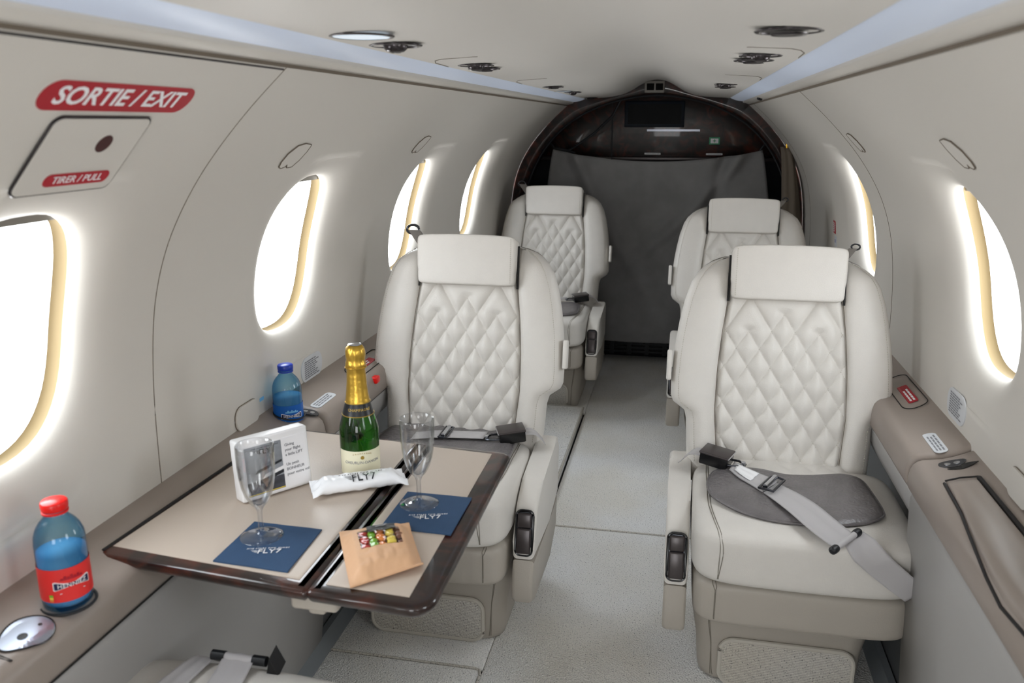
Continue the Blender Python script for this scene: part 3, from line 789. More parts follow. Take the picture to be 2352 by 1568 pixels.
    hd = mesh('headrest', [hr(*v) for v in V], F, 'leather', root)
    V, F = pillow(.095, .034, .036, e=.4, n=8); mesh('headrest_back', [B(x - .005 * a, .497 + z, -.030 - y) for x, y, z in V], F, 'leather', hd)
    sb = MB(); v = .410
    while v < .522:
        sb.tube([B(a * .1205, v, .0500 + .010 * (v - .468) / .066), B(a * .1205, v + .003, .0500 + .010 * (v - .465) / .066)], .0008, 4, cap=False); v += .0052
    sb.build('edge_stitching', 'stitch', hd, smooth=False)
    # --- aisle armrest
    up = [(.075, .40), (.05, .432), (0, .430), (-.10, .420), (-.19, .410), (-.245, .396), (-.275, .374), (-.292, .345), (-.305, .305), (-.316, .268), (-.08, .245), (.06, .27)]
    lo = [(-.317, .2655), (-.330, .215), (-.336, .178), (-.328, .164), (-.30, .158), (-.06, .135), (.04, .18), (.055, .266), (-.08, .2425)]
    x0, x1 = sorted((a * .204, a * .256))
    V, F = bev_prism(up, x0, x1, .011); arm = autosmooth(mesh('armrest', V, F, 'leather', root), 40)
    V, F = bev_prism(lo, x0 + .002, x1 - .001, .009); autosmooth(mesh('armrest_flap', V, F, 'leatherd', arm), 40)
    # control button pair on the front slope
    ty, tz = .24, .97
    def C(x, s, d): return (a * .230 + x, -.2985 + s * ty - d * tz, .325 + s * tz - 0 * d - d * (-ty) * 0 + d * ty)
    for nm_, s0, s1, mt in (('recline_button', -.047, .012, 'gunmetal'), ('button_cap', .013, .047, 'gunmetal')):
        b_ = MB(); b_.box(-.0165, s0, .0, .0165, s1, .010 if nm_ == 'recline_button' else .0085, r=.004, T=lambda v: C(v.x, v.y, v.z)); b_.build(nm_, mt, arm)
    MB().tube([C(x, y, .001) for x, y in rounded(.0195, .052, .012, 5)], .0032, 6, closed=True).build('button_rim', 'black', arm)
    MB().prism(rounded(.0195, .052, .012, 5), lambda x, y: C(x, y, -.002), lambda x, y: C(x, y, .002)).build('button_plate', 'darkchrome', arm, smooth=False)
    # --- recline lever on the side of the back
    x0, x1 = sorted((a * .262, a * .2745))
    b_ = MB(); b_.box(x0, .195, -.030, x1, .272, .004, r=.005, T=lambda v: Vector(B(v.x, v.y, v.z))); b_.build('recline_lever', 'leather', root)
    # --- hidden back bracket and belt tongue at the window side of the headrest
    tb = MB(); X = -a
    K_ = 1.7 if a > 0 else 1
    tb.box(-.010, -.016, -.002, .010, .020, .002, r=.001, T=lambda v: Vector(B(X * .138 + v.x * K_ + X * v.y * .6 * K_, .520 + v.y * .8 * K_, .000 + v.z)))
    tg = tb.build('shoulder_strap_end', 'beltd', root)
    MB().tube([B(X * (.146 + .010 * K_ + .010 * K_ * math.cos(t)), .526 + .014 * K_ + .007 * K_ * math.sin(t), -.002) for t in [2 * PI * i / 14 for i in range(14)]], .0022 * K_, 6, closed=True).build('strap_ring', 'darkchrome', tg)
    return root
def ribbon(name, Lp, Rp, m, parent, t=.0016, sub=4, nw=6, **k):
    """webbing between two edge polylines"""
    def cr(P, u):
        n = len(P) - 1; x = u * n; i = min(n - 1, int(x)); f = x - i
        p0, p1, p2, p3 = Vector(P[max(0, i - 1)]), Vector(P[i]), Vector(P[i + 1]), Vector(P[min(n, i + 2)])
        return .5 * (2 * p1 + (p2 - p0) * f + (2 * p0 - 5 * p1 + 4 * p2 - p3) * f * f + (3 * p1 - p0 - 3 * p2 + p3) * f ** 3)
    n = (len(Lp) - 1) * sub + 1
    def g(u, v):
        A, B_ = cr(Lp, v), cr(Rp, v); p = A.lerp(B_, u); p.z += .0008 * math.cos(u * PI * 4); return p
    V, F = grid(nw + 6, n, g); V = [Vector(p) for p in V]
    o = mesh(name, V, F, m, parent, **k); md = o.modifiers.new('thickness', 'SOLIDIFY'); md.thickness = t; md.offset = 0
    return o
def belt_right(seat, X, Y):
    """open lap belt lying over the cushion, coordinates of the right front seat"""
    T = lambda p: (p[0] - X, p[1] - Y, p[2])
    Z = .0
    UP = [(.3862, 1.8019, .456), (.4037, 1.7661, .462), (.432, 1.7294, .463), (.4602, 1.6881, .461), (.4856, 1.639, .457), (.5166, 1.5931, .449)]
    LO = [(.3548, 1.7423, .456), (.3753, 1.6918, .461), (.399, 1.6429, .461), (.4253, 1.5922, .457), (.4472, 1.5624, .451), (.472, 1.540, .443)]
    b = ribbon('seat_belt', [T(p) for p in UP], [T(p) for p in LO], 'belt', seat)
    UP = [(.5356, 1.6085, .4500), (.553, 1.580, .4480), (.5775, 1.5565, .4275), (.599, 1.5555, .4090), (.628, 1.5555, .3855), (.655, 1.563, .3695)]
    LO = [(.490, 1.585, .4450), (.5085, 1.5565, .4165), (.526, 1.5555, .4010), (.545, 1.5555, .3850), (.588, 1.5555, .3530), (.615, 1.560, .3330)]
    ribbon('belt_tail', [T(p) for p in UP], [T(p) for p in LO], 'belt', seat)
    # end bar
    A, B_ = Vector(T((.466, 1.530, .444))), Vector(T((.524, 1.601, .453))); d = (B_ - A)
    MB().tube([A + d * .1, A + d * .9], .0062, 12).build('belt_loop', 'belt', b)
    for t0, t1 in ((-.06, .17), (.83, 1.06)):
        q = [A + d * lerp(t0, t1, i / 6) for i in range(7)]
        MB().tube(q, [.004, .0078, .0082, .0082, .0082, .0078, .006], 12).build('bar_end', 'blackrub', b)
    # upper strap from buckle to adjuster, with stitched tag
    UP = [(.300, 1.888, .463), (.331, 1.857, .461), (.3616, 1.828, .460), (.392, 1.808, .458)]
    LO = [(.287, 1.848, .460), (.306, 1.808, .459), (.3266, 1.779, .459), (.352, 1.745, .457)]
    ribbon('upper_strap', [T(p) for p in UP], [T(p) for p in LO], 'belt', b, t=.003)
    f0 = [(.306, 1.872, .4655), (.335, 1.846, .4635), (.352, 1.832, .463)]; f1 = [(.298, 1.842, .4635), (.318, 1.806, .462), (.330, 1.789, .462)]
    ribbon('stitched_tag', [T(p) for p in f0], [T(p) for p in f1], 'white', b, t=.0012)
    # adjuster frame
    c = Vector(T((.374, 1.772, .466))); ax = Vector((.42, .90, 0)).normalized(); ay = Vector((.90, -.42, 0)).normalized()
    def Q(u, v, z): return c + ax * u + ay * v + Vector((0, 0, z))
    MB().tube([Q(-.036, -.016, 0), Q(.036, -.016, 0), Q(.038, 0, .002), Q(.036, .016, 0), Q(-.036, .016, 0), Q(-.038, 0, .002)], .0028, 8, closed=True).build('adjuster_frame', 'darkchrome', b)
    MB().tube([Q(-.032, -.004, .004), Q(.032, -.004, .004)], .0058, 12).build('adjuster_roller', 'chrome', b)
    buckle(seat, Vector(T((.262, 1.895, .468))), math.radians(-20))
def buckle(seat, c, rz, flip=1):
    M_ = Matrix.Rotation(rz, 4, 'Z') @ Matrix.Rotation(math.radians(6), 4, 'Y') @ Matrix.Scale(1.15, 4)
    def Q(v): return c + M_ @ Vector((v[0] * flip, v[1], v[2]))
    b_ = MB(); b_.box(-.032, -.025, -.013, .026, .025, .013, r=.003, T=Q); bk = b_.build('buckle', 'black', seat)
    b_ = MB(); b_.box(-.034, -.0265, .010, .028, .0265, .0155, r=.0025, T=Q); b_.build('buckle_lid', 'gunmetal', bk)
    b_ = MB(); b_.tube([Q((.028, -.026, .013)), Q((.028, .026, .013))], .0015, 6); b_.build('chrome_edge', 'chrome', bk)
    b_ = MB(); b_.tube([Q((.026, -.016, -.002)), Q((.040, -.016, 0)), Q((.056, -.006, 0)), Q((.056, .008, 0)), Q((.040, .016, 0)), Q((.026, .016, -.002))], .0030, 8)
    b_.build('tongue', 'darkchrome', bk)
    b_ = MB(); b_.tube([Q((.052, .002, -.003)), Q((.052, .002, .007))], .0055, 12); b_.build('rivet', 'chrome', bk)
    Lp = [Q((-.075, .020, -.03)), Q((-.055, .020, -.004)), Q((-.030, .021, .002))]; Rp = [Q((-.075, -.020, -.03)), Q((-.055, -.020, -.004)), Q((-.030, -.021, .002))]
    ribbon('anchor_strap', [Vector(p) for p in Lp], [Vector(p) for p in Rp], 'belt', bk)
def pouch(name, X, Y, sgn, label, dz=0, sc_=1.0):
    O = [(.249, 1.850), (.238, 1.80), (.241, 1.742), (.265, 1.700), (.301, 1.662), (.340, 1.640), (.378, 1.629), (.438, 1.627), (.490, 1.634), (.545, 1.655), (.585, 1.688), (.596, 1.720), (.592, 1.80), (.583, 1.872), (.560, 1.897), (.522, 1.893), (.47, 1.876), (.43, 1.868), (.394, 1.876), (.35, 1.893), (.30, 1.893), (.266, 1.872)]
    n = len(O); cx = sum(p[0] for p in O) / n; cy = sum(p[1] for p in O) / n
    rings = [0, .3, .55, .75, .88, .95, .985, 1.0]; hh = [.0105, .0105, .010, .010, .0095, .008, .005, .0025]
    o = empty(name, (X + sgn * (cx - .405), Y + (cy - 1.96), .445), label=label, cat='seat pouch', group=None)
    V = []; F = []
    K = 6; N = n * K
    def per(i):
        k = i // K; f = (i % K) / K; p0, p1, p2, p3 = [Vector(O[(k + q) % n]) for q in (-1, 0, 1, 2)]
        return .5 * (2 * p1 + (p2 - p0) * f + (2 * p0 - 5 * p1 + 4 * p2 - p3) * f * f + (3 * p1 - p0 - 3 * p2 + p3) * f ** 3)
    PP = [per(i) for i in range(N)]
    for q, h in zip(rings, hh):
        for p in PP:
            x = (p[0] - cx) * q; y = (p[1] - cy) * q
            z = h + .0022 * noise.noise(Vector((x * 22, y * 22, 3))) * (q < .97) + .003 * math.exp(-((x + .11) / .02) ** 2) * (q < .9)
            V.append((x * sgn, y, z))
    for j in range(len(rings) - 1):
        for i in range(N): F.append((j * N + i, j * N + (i + 1) % N, (j + 1) * N + (i + 1) % N, (j + 1) * N + i))
    b0 = len(V)
    for p in PP: V.append(((p[0] - cx) * sgn, p[1] - cy, -.0035))
    for i in range(N): F.append(((len(rings) - 1) * N + i, (len(rings) - 1) * N + (i + 1) % N, b0 + (i + 1) % N, b0 + i))
    F.append(tuple(b0 + i for i in range(N)))
    mesh('pouch_body', V, F, 'pouch', o)
    MB().tube([((p[0] - cx) * 1.005 * sgn, (p[1] - cy) * 1.005, .0015) for p in PP], .0028, 6, closed=True).build('piping', 'pouch', o)
    return o
LFX, LFY, RFX, RFY = -.40, 2.0, .405, 1.96
LRX, LRY, RRX, RRY = -.435, 3.74, .382, 3.24
GS = 'ivory leather lounge seats with quilted backs'
sl_ = make_seat(1); sr_ = make_seat(-1)
# copies first (belts differ from seat to seat)
s_lr = copy_tree(sl_); s_rr = copy_tree(sr_); s_nl = make_seat(-1, recline=math.radians(78))
for o, x, y, rz, lab in ((sl_, LFX, LFY, 0, 'ivory quilted lounge seat behind the wood-edged table'), (sr_, RFX, RFY, 0, 'ivory quilted lounge seat with an open lap belt across its cushion'),
        (s_lr, LRX, LRY, 0, 'ivory quilted lounge seat farthest away, by the left of the doorway'), (s_rr, RRX, RRY, 0, 'ivory lounge seat mostly hidden behind the seat with the open lap belt'),
        (s_nl, -.43, .605, PI, 'reclined ivory seat in the bottom left corner, facing the table')):
    o.location = (x, y, 0); o.rotation_euler[2] = rz; tag(o, lab, 'seat', GS)
belt_right(sr_, RFX, RFY)
for st_, X, Y in ((sl_, LFX, LFY), (s_lr, LRX, LRY)):
    buckle(st_, Vector((.145, -.050, .466)), math.radians(200), 1)
    MB_ = ribbon('seat_belt', [Vector((.085, -.035, .462)), Vector((.03, -.045, .463)), Vector((-.04, -.05, .462)), Vector((-.10, -.07, .460))], [Vector((.082, -.085, .462)), Vector((.03, -.092, .463)), Vector((-.035, -.10, .462)), Vector((-.10, -.12, .460))], 'belt', st_)
    MB().tube([(-.01, -.03, .466), (-.01, -.105, .466), (-.03, -.105, .467), (-.03, -.03, .467)], .0026, 8, closed=True).build('adjuster_frame', 'darkchrome', MB_)
    MB().tube([(-.02, -.035, .470), (-.02, -.10, .470)], .005, 10).build('adjuster_roller', 'chrome', MB_)
# near-left seat belt (local frame is turned round)
bn = ribbon('seat_belt', [Vector((.072, -.390, .455)), Vector((.070, -.35, .447)), Vector((.06, -.26, .446))], [Vector((.022, -.390, .455)), Vector((.018, -.35, .447)), Vector((.005, -.26, .446))], 'belt', s_nl)
MB().tube([(.022, -.384, .452), (.072, -.384, .452)], .0062, 12).build('belt_loop', 'belt', bn)
for x0 in (.002, .070): MB().tube([(x0, -.384, .452), (x0 + .022, -.384, .452)], .0078, 12).build('bar_end', 'blackrub', bn)
b_ = MB(); b_.prism([(-.016, -.012), (-.002, .016), (.004, -.012)], lambda u, z: (u - .005, -.40, .456 + z), lambda u, z: (u - .005, -.375, .448 + z)); b_.build('buckle', 'black', s_nl, smooth=False)
ribbon('belt_tail', [Vector((.14, -.30, .448)), Vector((.125, -.38, .444)), Vector((.12, -.405, .425))], [Vector((.095, -.30, .448)), Vector((.09, -.38, .444)), Vector((.09, -.405, .425))], 'belt', s_nl)
pouch('leather_pouch', RFX, RFY, 1, 'charcoal leather pouch lying under the open lap belt')
pouch('leather_pouch', LFX - .03, LFY + .10, 1, 'charcoal leather pouch on the seat just behind the table')
pouch('leather_pouch', LRX - .03, LRY - .02, 1, 'small-looking charcoal leather pouch on the farthest left seat')

# ------------------------------------------------------------------ fold-out table
ZT = .612
tbl = empty('folding_table', (-.42, 1.2, .60), label='fold-out wood-edged table with tan leather top set with drinks', cat='table')
TL = Vector(tbl.location)
def corner(p, q, r_, rad, n=6):
    a = (Vector(p) - Vector(q)).normalized(); b = (Vector(r_) - Vector(q)).normalized(); ang = a.angle(b); d = rad / math.tan(ang / 2)
    s_ = Vector(q) + a * d; e = Vector(q) + b * d; c = Vector(q) + (a + b).normalized() * (rad / math.sin(ang / 2))
    out = []; v0 = s_ - c; v1 = e - c; t = v0.angle(v1)
    for i in range(n + 1):
        k = i / n; out.append(tuple(c + (v0 * math.sin((1 - k) * t) + v1 * math.sin(k * t)) / math.sin(t)))
    return out
def roundpoly(P, R):
    out = []; n = len(P)
    for i in range(n): out += corner(P[i - 1], P[i], P[(i + 1) % n], R[i]) if R[i] else [P[i]]
    return out
def inset(P, d):
    n = len(P); out = []; area = sum(P[i][0] * P[(i + 1) % n][1] - P[(i + 1) % n][0] * P[i][1] for i in range(n)); sg = 1 if area > 0 else -1
    for i in range(n):
        a, b, c = Vector(P[i - 1]), Vector(P[i]), Vector(P[(i + 1) % n]); e1 = (b - a).normalized(); e2 = (c - b).normalized()
        n1 = Vector((-e1.y, e1.x)) * sg; n2 = Vector((-e2.y, e2.x)) * sg; k = n1 + n2; k = k / max(.3, k.length_squared) * 2
        p = b + k * d; out.append((p.x, p.y))
    return out
def slab(name, P, levels, m, parent, loc, top=True):
    V = []; n = len(P)
    for d, z in levels: V += [Vector((x, y, z)) - loc for x, y in inset(P, d)]
    F = [(j * n + i, j * n + (i + 1) % n, (j + 1) * n + (i + 1) % n, (j + 1) * n + i) for j in range(len(levels) - 1) for i in range(n)]
    F.append(tuple(range(n))[::-1]); F.append(tuple((len(levels) - 1) * n + i for i in range(n)))
    o = mesh(name, V, F, m, parent); return autosmooth(o, 50)
LEV = [(.012, ZT - .021), (.004, ZT - .020), (.0, ZT - .016), (-.0035, ZT - .010), (-.0025, ZT - .004), (.001, ZT - .001), (.006, ZT), (.016, ZT)]
lf = roundpoly([(-.690, .981), (-.337, .945), (-.337, 1.500), (-.66, 1.528)], [0, .006, .006, 0])
rf = roundpoly([(-.3345, .945), (-.156, .934), (-.158, 1.484), (-.3345, 1.500)], [.006, .030, .022, .006])
slab('left_leaf', lf, LEV, 'wood', tbl, TL); slab('right_leaf', rf, LEV, 'wood', tbl, TL)
LV2 = [(0, ZT - .001), (0, ZT + .0006), (.002, ZT + .0012), (.006, ZT + .0013)]
MB().tube([Vector((-.686, .985, ZT)) - TL, Vector((-.660, 1.52, ZT)) - TL], .0028, 6).build('edge_gap', 'gap', tbl)
slab('leather_inlay', [(-.680, 1.000), (-.357, .967), (-.357, 1.492), (-.648, 1.518)], LV2, 'tabletop', tbl, TL)
slab('leather_inlay', [(-.315, .963), (-.190, .956), (-.192, 1.472), (-.315, 1.484)], LV2, 'tabletop', tbl, TL)
MB().box(-.352, .975, ZT - .060, -.325, 1.42, ZT - .022, r=.006, T=lambda v: v - TL).build('support_arm', 'leatherd', tbl)
MB().box(-.372, .962, ZT - .046, -.300, .992, ZT - .022, r=.007, T=lambda v: v - TL).build('arm_end_cap', 'leatherd', tbl)
MB().tube([(-.3358, .940, ZT - .005), (-.3358, .938, ZT - .015)], .004, 8).build('hinge_pin', 'darkchrome', tbl)
ZS = ZT + .0014

def cyl_map(c, r, th0):
    """text / decal on a cylinder or lathe; r may be a function of z"""
    rf_ = r if callable(r) else (lambda z: r)
    def T(u, z, d=0):
        R = rf_(z) + d; a = th0 + u / max(rf_(z), .001); return (c[0] + R * math.cos(a), c[1] + R * math.sin(a), c[2] + z)
    return T
def face(x, y): return math.atan2(0 - y, .149 - x)
def band(name, rfun, z0, z1, a0, a1, m, parent, off=.0005, n=30, nz=6, loc=(0, 0, 0)):
    V, F = grid(n, nz, lambda u, v: ((rfun(lerp(z0, z1, v)) + off) * math.cos(lerp(a0, a1, u)), (rfun(lerp(z0, z1, v)) + off) * math.sin(lerp(a0, a1, u)), lerp(z0, z1, v)))
    return mesh(name, V, F, m, parent)
# champagne
def champagne(x, y):
    o = empty('champagne_bottle', (x, y, ZS), label='small green sparkling wine bottle with gold foil neck and cream label', cat='bottle')
    Z = [0, .003, .008, .083, .092, .102, .112, .124, .136, .16, .195]; Rr = [.031, .0345, .0358, .0358, .0345, .0318, .0282, .0245, .0212, .0180, .0158]
    rf_ = lambda z: interp(Z, Rr, z)
    P = [(.0001, .006), (.020, .004), (.031, 0), (.0345, .003), (.0358, .008)] + [(.0358, .03), (.0358, .06), (.0358, .083)]
    for i in range(1, 17): z = .083 + (.195 - .083) * i / 16; P.append((rf_(z), z))
    zs_ = [p[1] for p in P[8:]]; rr = [p[0] for p in P[8:]]
    for _ in range(2): rr = [rr[0]] + [(rr[i - 1] + 2 * rr[i] + rr[i + 1]) / 4 for i in range(1, len(rr) - 1)] + [rr[-1]]
    P = P[:8] + list(zip(rr, zs_)) + [(.0001, .196)]
    sm = lambda z: interp([p[1] for p in P[4:-1]], [p[0] for p in P[4:-1]], z)
    V, F = lathe(P, 48); body = mesh('bottle_glass', V, F, 'green', o)
    # foil
    fp = [(sm(.134) + .0006, .134)]
    for i in range(1, 9): z = .134 + (.196 - .134) * i / 8; fp.append((sm(z) + .0008, z))
    fp += [(.0172, .1985), (.0182, .203), (.0178, .209), (.0168, .213), (.0172, .218), (.0178, .224), (.0175, .231), (.0160, .237), (.0125, .2415), (.006, .2435), (.0001, .244)]
    n = 64; V = []; F = []
    for j, (r, z) in enumerate(fp):
        for k in range(n):
            a = 2 * PI * k / n; w_ = (.0007 * noise.noise(Vector((math.cos(a) * 3, math.sin(a) * 3, z * 160))) * (2.0 if z > .197 else .6)) if r > .005 else 0
            V.append(((r + w_) * math.cos(a), (r + w_) * math.sin(a), z))
    for j in range(len(fp) - 1):
        for k in range(n): F.append((j * n + k, j * n + (k + 1) % n, (j + 1) * n + (k + 1) % n, (j + 1) * n + k))
    foil = mesh('gold_foil', V, F, 'gold', o)
    MB().tube([(.0188 * math.cos(t), .0188 * math.sin(t), .201) for t in [2 * PI * i / 30 for i in range(30)]], .0011, 6, closed=True).build('wire_ring', 'gold', foil)
    V, F = lathe([(.0001, .2446), (.010, .2442), (.0125, .2425)], 30); mesh('crown_cap', V, F, 'chrome', foil)
    th = face(x, y) + .10
    nb = band('neck_label', sm, .114, .136, 0, 2 * PI, 'blacklab', o, .0009, 60)
    for z in (.1135, .136): MB().tube([((sm(z) + .001) * math.cos(t), (sm(z) + .001) * math.sin(t), z) for t in [2 * PI * i / 48 for i in range(48)]], .0009, 5, closed=True).build('gold_line', 'inkgold', nb)
    T = cyl_map((0, 0, 0), lambda z: sm(z) + .0012, th); put_text('lettering', 'CHAMPAGNE', .0068, lambda u, v, d: T(u, v + .1255, d), 'inkgold', nb, spacing=1.1)
    lb = band('front_label', sm, .0045, .051, th - 1.35, th + 1.35, 'creamlab', o, .0007, 40, 4)
    T = cyl_map((0, 0, 0), lambda z: sm(z) + .0009, th)
    put_text('lettering', 'CHEURLIN-DANGIN', .0072, lambda u, v, d: T(u, v + .029, d), 'inkg', lb, spacing=1.05)
    put_text('lettering', 'CHAMPAGNE', .0036, lambda u, v, d: T(u, v + .0465 - (u / .02) ** 2 * .003, d), 'inkgold', lb, spacing=1.9)
    decal('seal_dot', [(.0034 * math.cos(2 * PI * i / 20), .0034 * math.sin(2 * PI * i / 20)) for i in range(20)], lambda u, v, d: T(u, v + .0388, d), 'inkgold', lb)
    return o
champagne(-.414, 1.346)
# flutes
def flute(x, y, label):
    o = empty('champagne_flute', (x, y, ZS + .001), label=label, cat='glass', group='glass flutes on napkins')
    out = [(.0001, .0015), (.020, .0012), (.0325, .0), (.0335, .0010), (.0325, .0022), (.022, .0045), (.010, .0065), (.0052, .010), (.0040, .016), (.0038, .030), (.0042, .044), (.0075, .0515), (.0145, .060), (.0205, .072), (.0245, .086), (.0270, .102), (.0282, .120), (.0287, .140), (.0287, .1535), (.0281, .1545), (.0272, .1535), (.0270, .140), (.0264, .120), (.0252, .102), (.0226, .086), (.0185, .072), (.0125, .0612), (.006, .0555), (.0001, .0535)]
    V, F = lathe(out, 44); mesh('bowl_stem_foot', V, F, 'glass', o)
    return o
flute(-.469, 1.070, 'clear empty flute glass nearest the viewer, on the left blue napkin')
flute(-.263, 1.229, 'clear empty flute glass on the right blue napkin behind the kraft bag')
# napkins
def logo(parent, T, s_, m, tagline=True):
    """wing mark, FLY7 and the small line above it; T(u,v,d), u to the right, v up, width about 8*s_"""
    b_ = MB()
    for i, (l, yy) in enumerate(((2.0, .75), (1.7, .38), (1.3, .02), (.9, -.32))):
        b_.add([T(s_ * (-2.5 - l), s_ * (yy + .12), .0004), T(s_ * -2.45, s_ * (yy - .06), .0004), T(s_ * -2.45, s_ * (yy - .22), .0004), T(s_ * (-2.5 - l * .9), s_ * (yy + .02), .0004)], [(0, 1, 2, 3)])
    b_.build('wing_mark', m, parent, smooth=False)
    put_text('lettering', 'FLY7', 3.0 * s_, lambda u, v, d: T(u + .75 * s_, v, d + .0003), m, parent, spacing=1.05)
    if tagline: put_text('lettering', 'FIVE STARS TWO WINGS', .72 * s_, lambda u, v, d: T(u + .1 * s_, v + 1.75 * s_, d + .0003), m, parent, spacing=1.5, italic=.3)
def napkin(P, label, ux):
    cx = sum(p[0] for p in P) / 4; cy = sum(p[1] for p in P) / 4
    o = empty('paper_napkin', (cx, cy, ZS), label=label, cat='napkin', group='blue napkins under the flutes')
    Pp = [Vector((p[0] - cx, p[1] - cy)) for p in P]
    def f(u, v, z):
        a = Pp[0].lerp(Pp[1], u); b = Pp[3].lerp(Pp[2], u); p = a.lerp(b, v)
        return (p.x, p.y, z + .0006 * noise.noise(Vector((u * 3, v * 3, cx * 9))))
    V, F = grid(14, 14, lambda u, v: f(u, v, .0024)); n0 = len(V)
    V2, F2 = grid(14, 14, lambda u, v: f(u, v, .0001)); F = F + [tuple(i + n0 for i in q) for q in F2]; V += V2
    e = [i for i in range(14)] + [14 * j + 13 for j in range(1, 14)] + [13 * 14 + i for i in range(12, -1, -1)] + [14 * j for j in range(12, 0, -1)]
    for i in range(len(e)): a, b = e[i], e[(i + 1) % len(e)]; F.append((a, b, b + n0, a + n0))
    b_ = mesh('folded_paper', V, F, 'navy', o, False)
    ca, sa = math.cos(ux), math.sin(ux)
    logo(o, lambda u, v, d=0: (.006 + (u * ca - v * sa), -.022 + (u * sa + v * ca), .0034 + d), .0055, 'inkw')
napkin([(-.503, .986), (-.381, .979), (-.386, 1.109), (-.504, 1.112)], 'dark blue paper napkin under the flute nearest the viewer', .28)
napkin([(-.298, 1.137), (-.181, 1.133), (-.181, 1.268), (-.297, 1.269)], 'dark blue paper napkin under the flute by the wood edge', .28)
# display box
def display_box():
    A = Vector((-.553, 1.166, ZS)); B_ = Vector((-.476, 1.271, ZS)); o = empty('card_box', tuple(A.lerp(B_, .5)), label='upright white card box printed with a monochrome plane photo and text', cat='box')
    ux = (B_ - A).normalized(); W = (B_ - A).length; uz = Vector((0, 0, 1)); back = uz.cross(ux).normalized()
    if back.y < 0: back = -back
    tilt = math.radians(5); up = (uz * math.cos(tilt) + back * math.sin(tilt)); bk = (back * math.cos(tilt) - uz * math.sin(tilt))
    H = .108
    L0 = Vector(o.location)
    def T(u, v, d=0): return A + ux * u + up * v - bk * d - L0
    b_ = MB(); b_.box(0, 0, -.030, W, H, 0, r=.004, T=lambda v: T(v.x, v.y + .0022, v.z)); b_.build('card_body', 'white', o)
    T0 = T; T = lambda u, v, d=0: T0(u, v + .0022, d)
    b_ = MB(); b_.box(.008, .006, 0, W - .006, H - .012, .0008, T=lambda v: T(v.x, v.y, v.z)); b_.build('print_sheet', 'paper', o, smooth=False)
    x1 = W * .60
    b_ = MB(); b_.box(.011, .008, .0006, x1, H - .014, .0012, T=lambda v: T(v.x, v.y, v.z)); b_.build('sky_photo', 'photo', o, smooth=False)
    b_ = MB(); b_.box(.011, .008, .001, x1, .032, .0016, T=lambda v: T(v.x, v.y, v.z)); b_.build('ground_photo', 'photodark', o, smooth=False)
    b_ = MB()   # plane seen in the photo: fuselage, wing, tail
    b_.add([T(u, v, .002) for u, v in ((.026, .045), (x1 - .002, .056), (x1 - .002, .060), (.030, .051))], [(0, 1, 2, 3)])
    b_.add([T(u, v, .002) for u, v in ((.034, .026), (x1, .036), (x1, .041), (.034, .033))], [(0, 1, 2, 3)])
    b_.build('plane_print', 'ink', o, smooth=False)
    b_ = MB(); b_.add([T(u, v, .0021) for u, v in ((.038, .034), (x1, .042), (x1, .048), (.044, .041))], [(0, 1, 2, 3)]); b_.build('plane_print', 'paper', o, smooth=False)
    b_ = MB(); b_.add([T(u, v, .0021) for u, v in ((.011, .009), (x1, .009), (x1, .0105), (.011, .0105))], [(0, 1, 2, 3)]); b_.build('yellow_line', 'candy_yellow', o, smooth=False)
    logo(o, lambda u, v, d=0: T(.047 + u, H - .026 + v, .002 + d), .0043, 'ink')
    for i, t in enumerate(('Giving', 'your flight', 'a little LIFT')): put_text('lettering', t, .0072, lambda u, v, d, i=i: T(x1 + .006 + u, H - .026 - i * .0088 + v, .0012 + d), 'inkg', o, align='LEFT')
    for i, t in enumerate(('Un petit', 'BONHEUR', 'pour votre vol')): put_text('lettering', t, .0072, lambda u, v, d, i=i: T(x1 + .006 + u, H - .061 - i * .0088 + v, .0012 + d), 'inkg', o, align='LEFT')
display_box()
# wrapped refreshing towel
def sachet():
    C0 = Vector((-.458, 1.226, ZS)); C1 = Vector((-.316, 1.312, ZS)); ax = (C1 - C0).normalized(); L = (C1 - C0).length; ay = Vector((-ax.y, ax.x, 0))
    o = empty('wrapped_towel', tuple(C0.lerp(C1, .5)), label='white sealed sachet with black logo lying before the green bottle', cat='sachet')
    def S(u, v):
        """u 0..1 along, v 0..1 round"""
        x = (u - .5) * L; e = min(u, 1 - u) * L; k = smooth01(e / .026); hw = lerp(.0305, .0225, k); hh = lerp(.0012, .0135, k)
        a = 2 * PI * v; ex = .8 if k > .2 else .6
        cx_ = math.copysign(abs(math.cos(a)) ** ex, math.cos(a)) * hw; cz_ = math.copysign(abs(math.sin(a)) ** .9, math.sin(a)) * hh
        w_ = .0022 * noise.noise(Vector((u * 9, v * 5, 1))) * k + .0010 * noise.noise(Vector((u * 30, v * 9, 4)))
        if k < .9: cz_ += .003 * math.sin(cx_ * 260) * (1 - k)
        zc = lerp(.010, .0145, k)
        p = ax * x + ay * cx_; return (p.x, p.y, zc + cz_ + w_)
    V, F = grid(64, 60, lambda v, u: S(u, v), closed_u=True); n = 64
    F.append(tuple(range(n))); F.append(tuple(59 * n + i for i in range(n)))
    mesh('film_wrapper', V, F, 'foil', o)
    def T(u, v, d=0):
        v -= .0145; p = ax * (u + .002) + ay * v; c_ = min(.999, abs(v) / .0225) ** 1.25; return (p.x, p.y - .0006, .0145 + .0135 * math.sqrt(1 - c_ * c_) ** .9 + .0022 + d)
    logo(o, T, .0066, 'ink')
sachet()
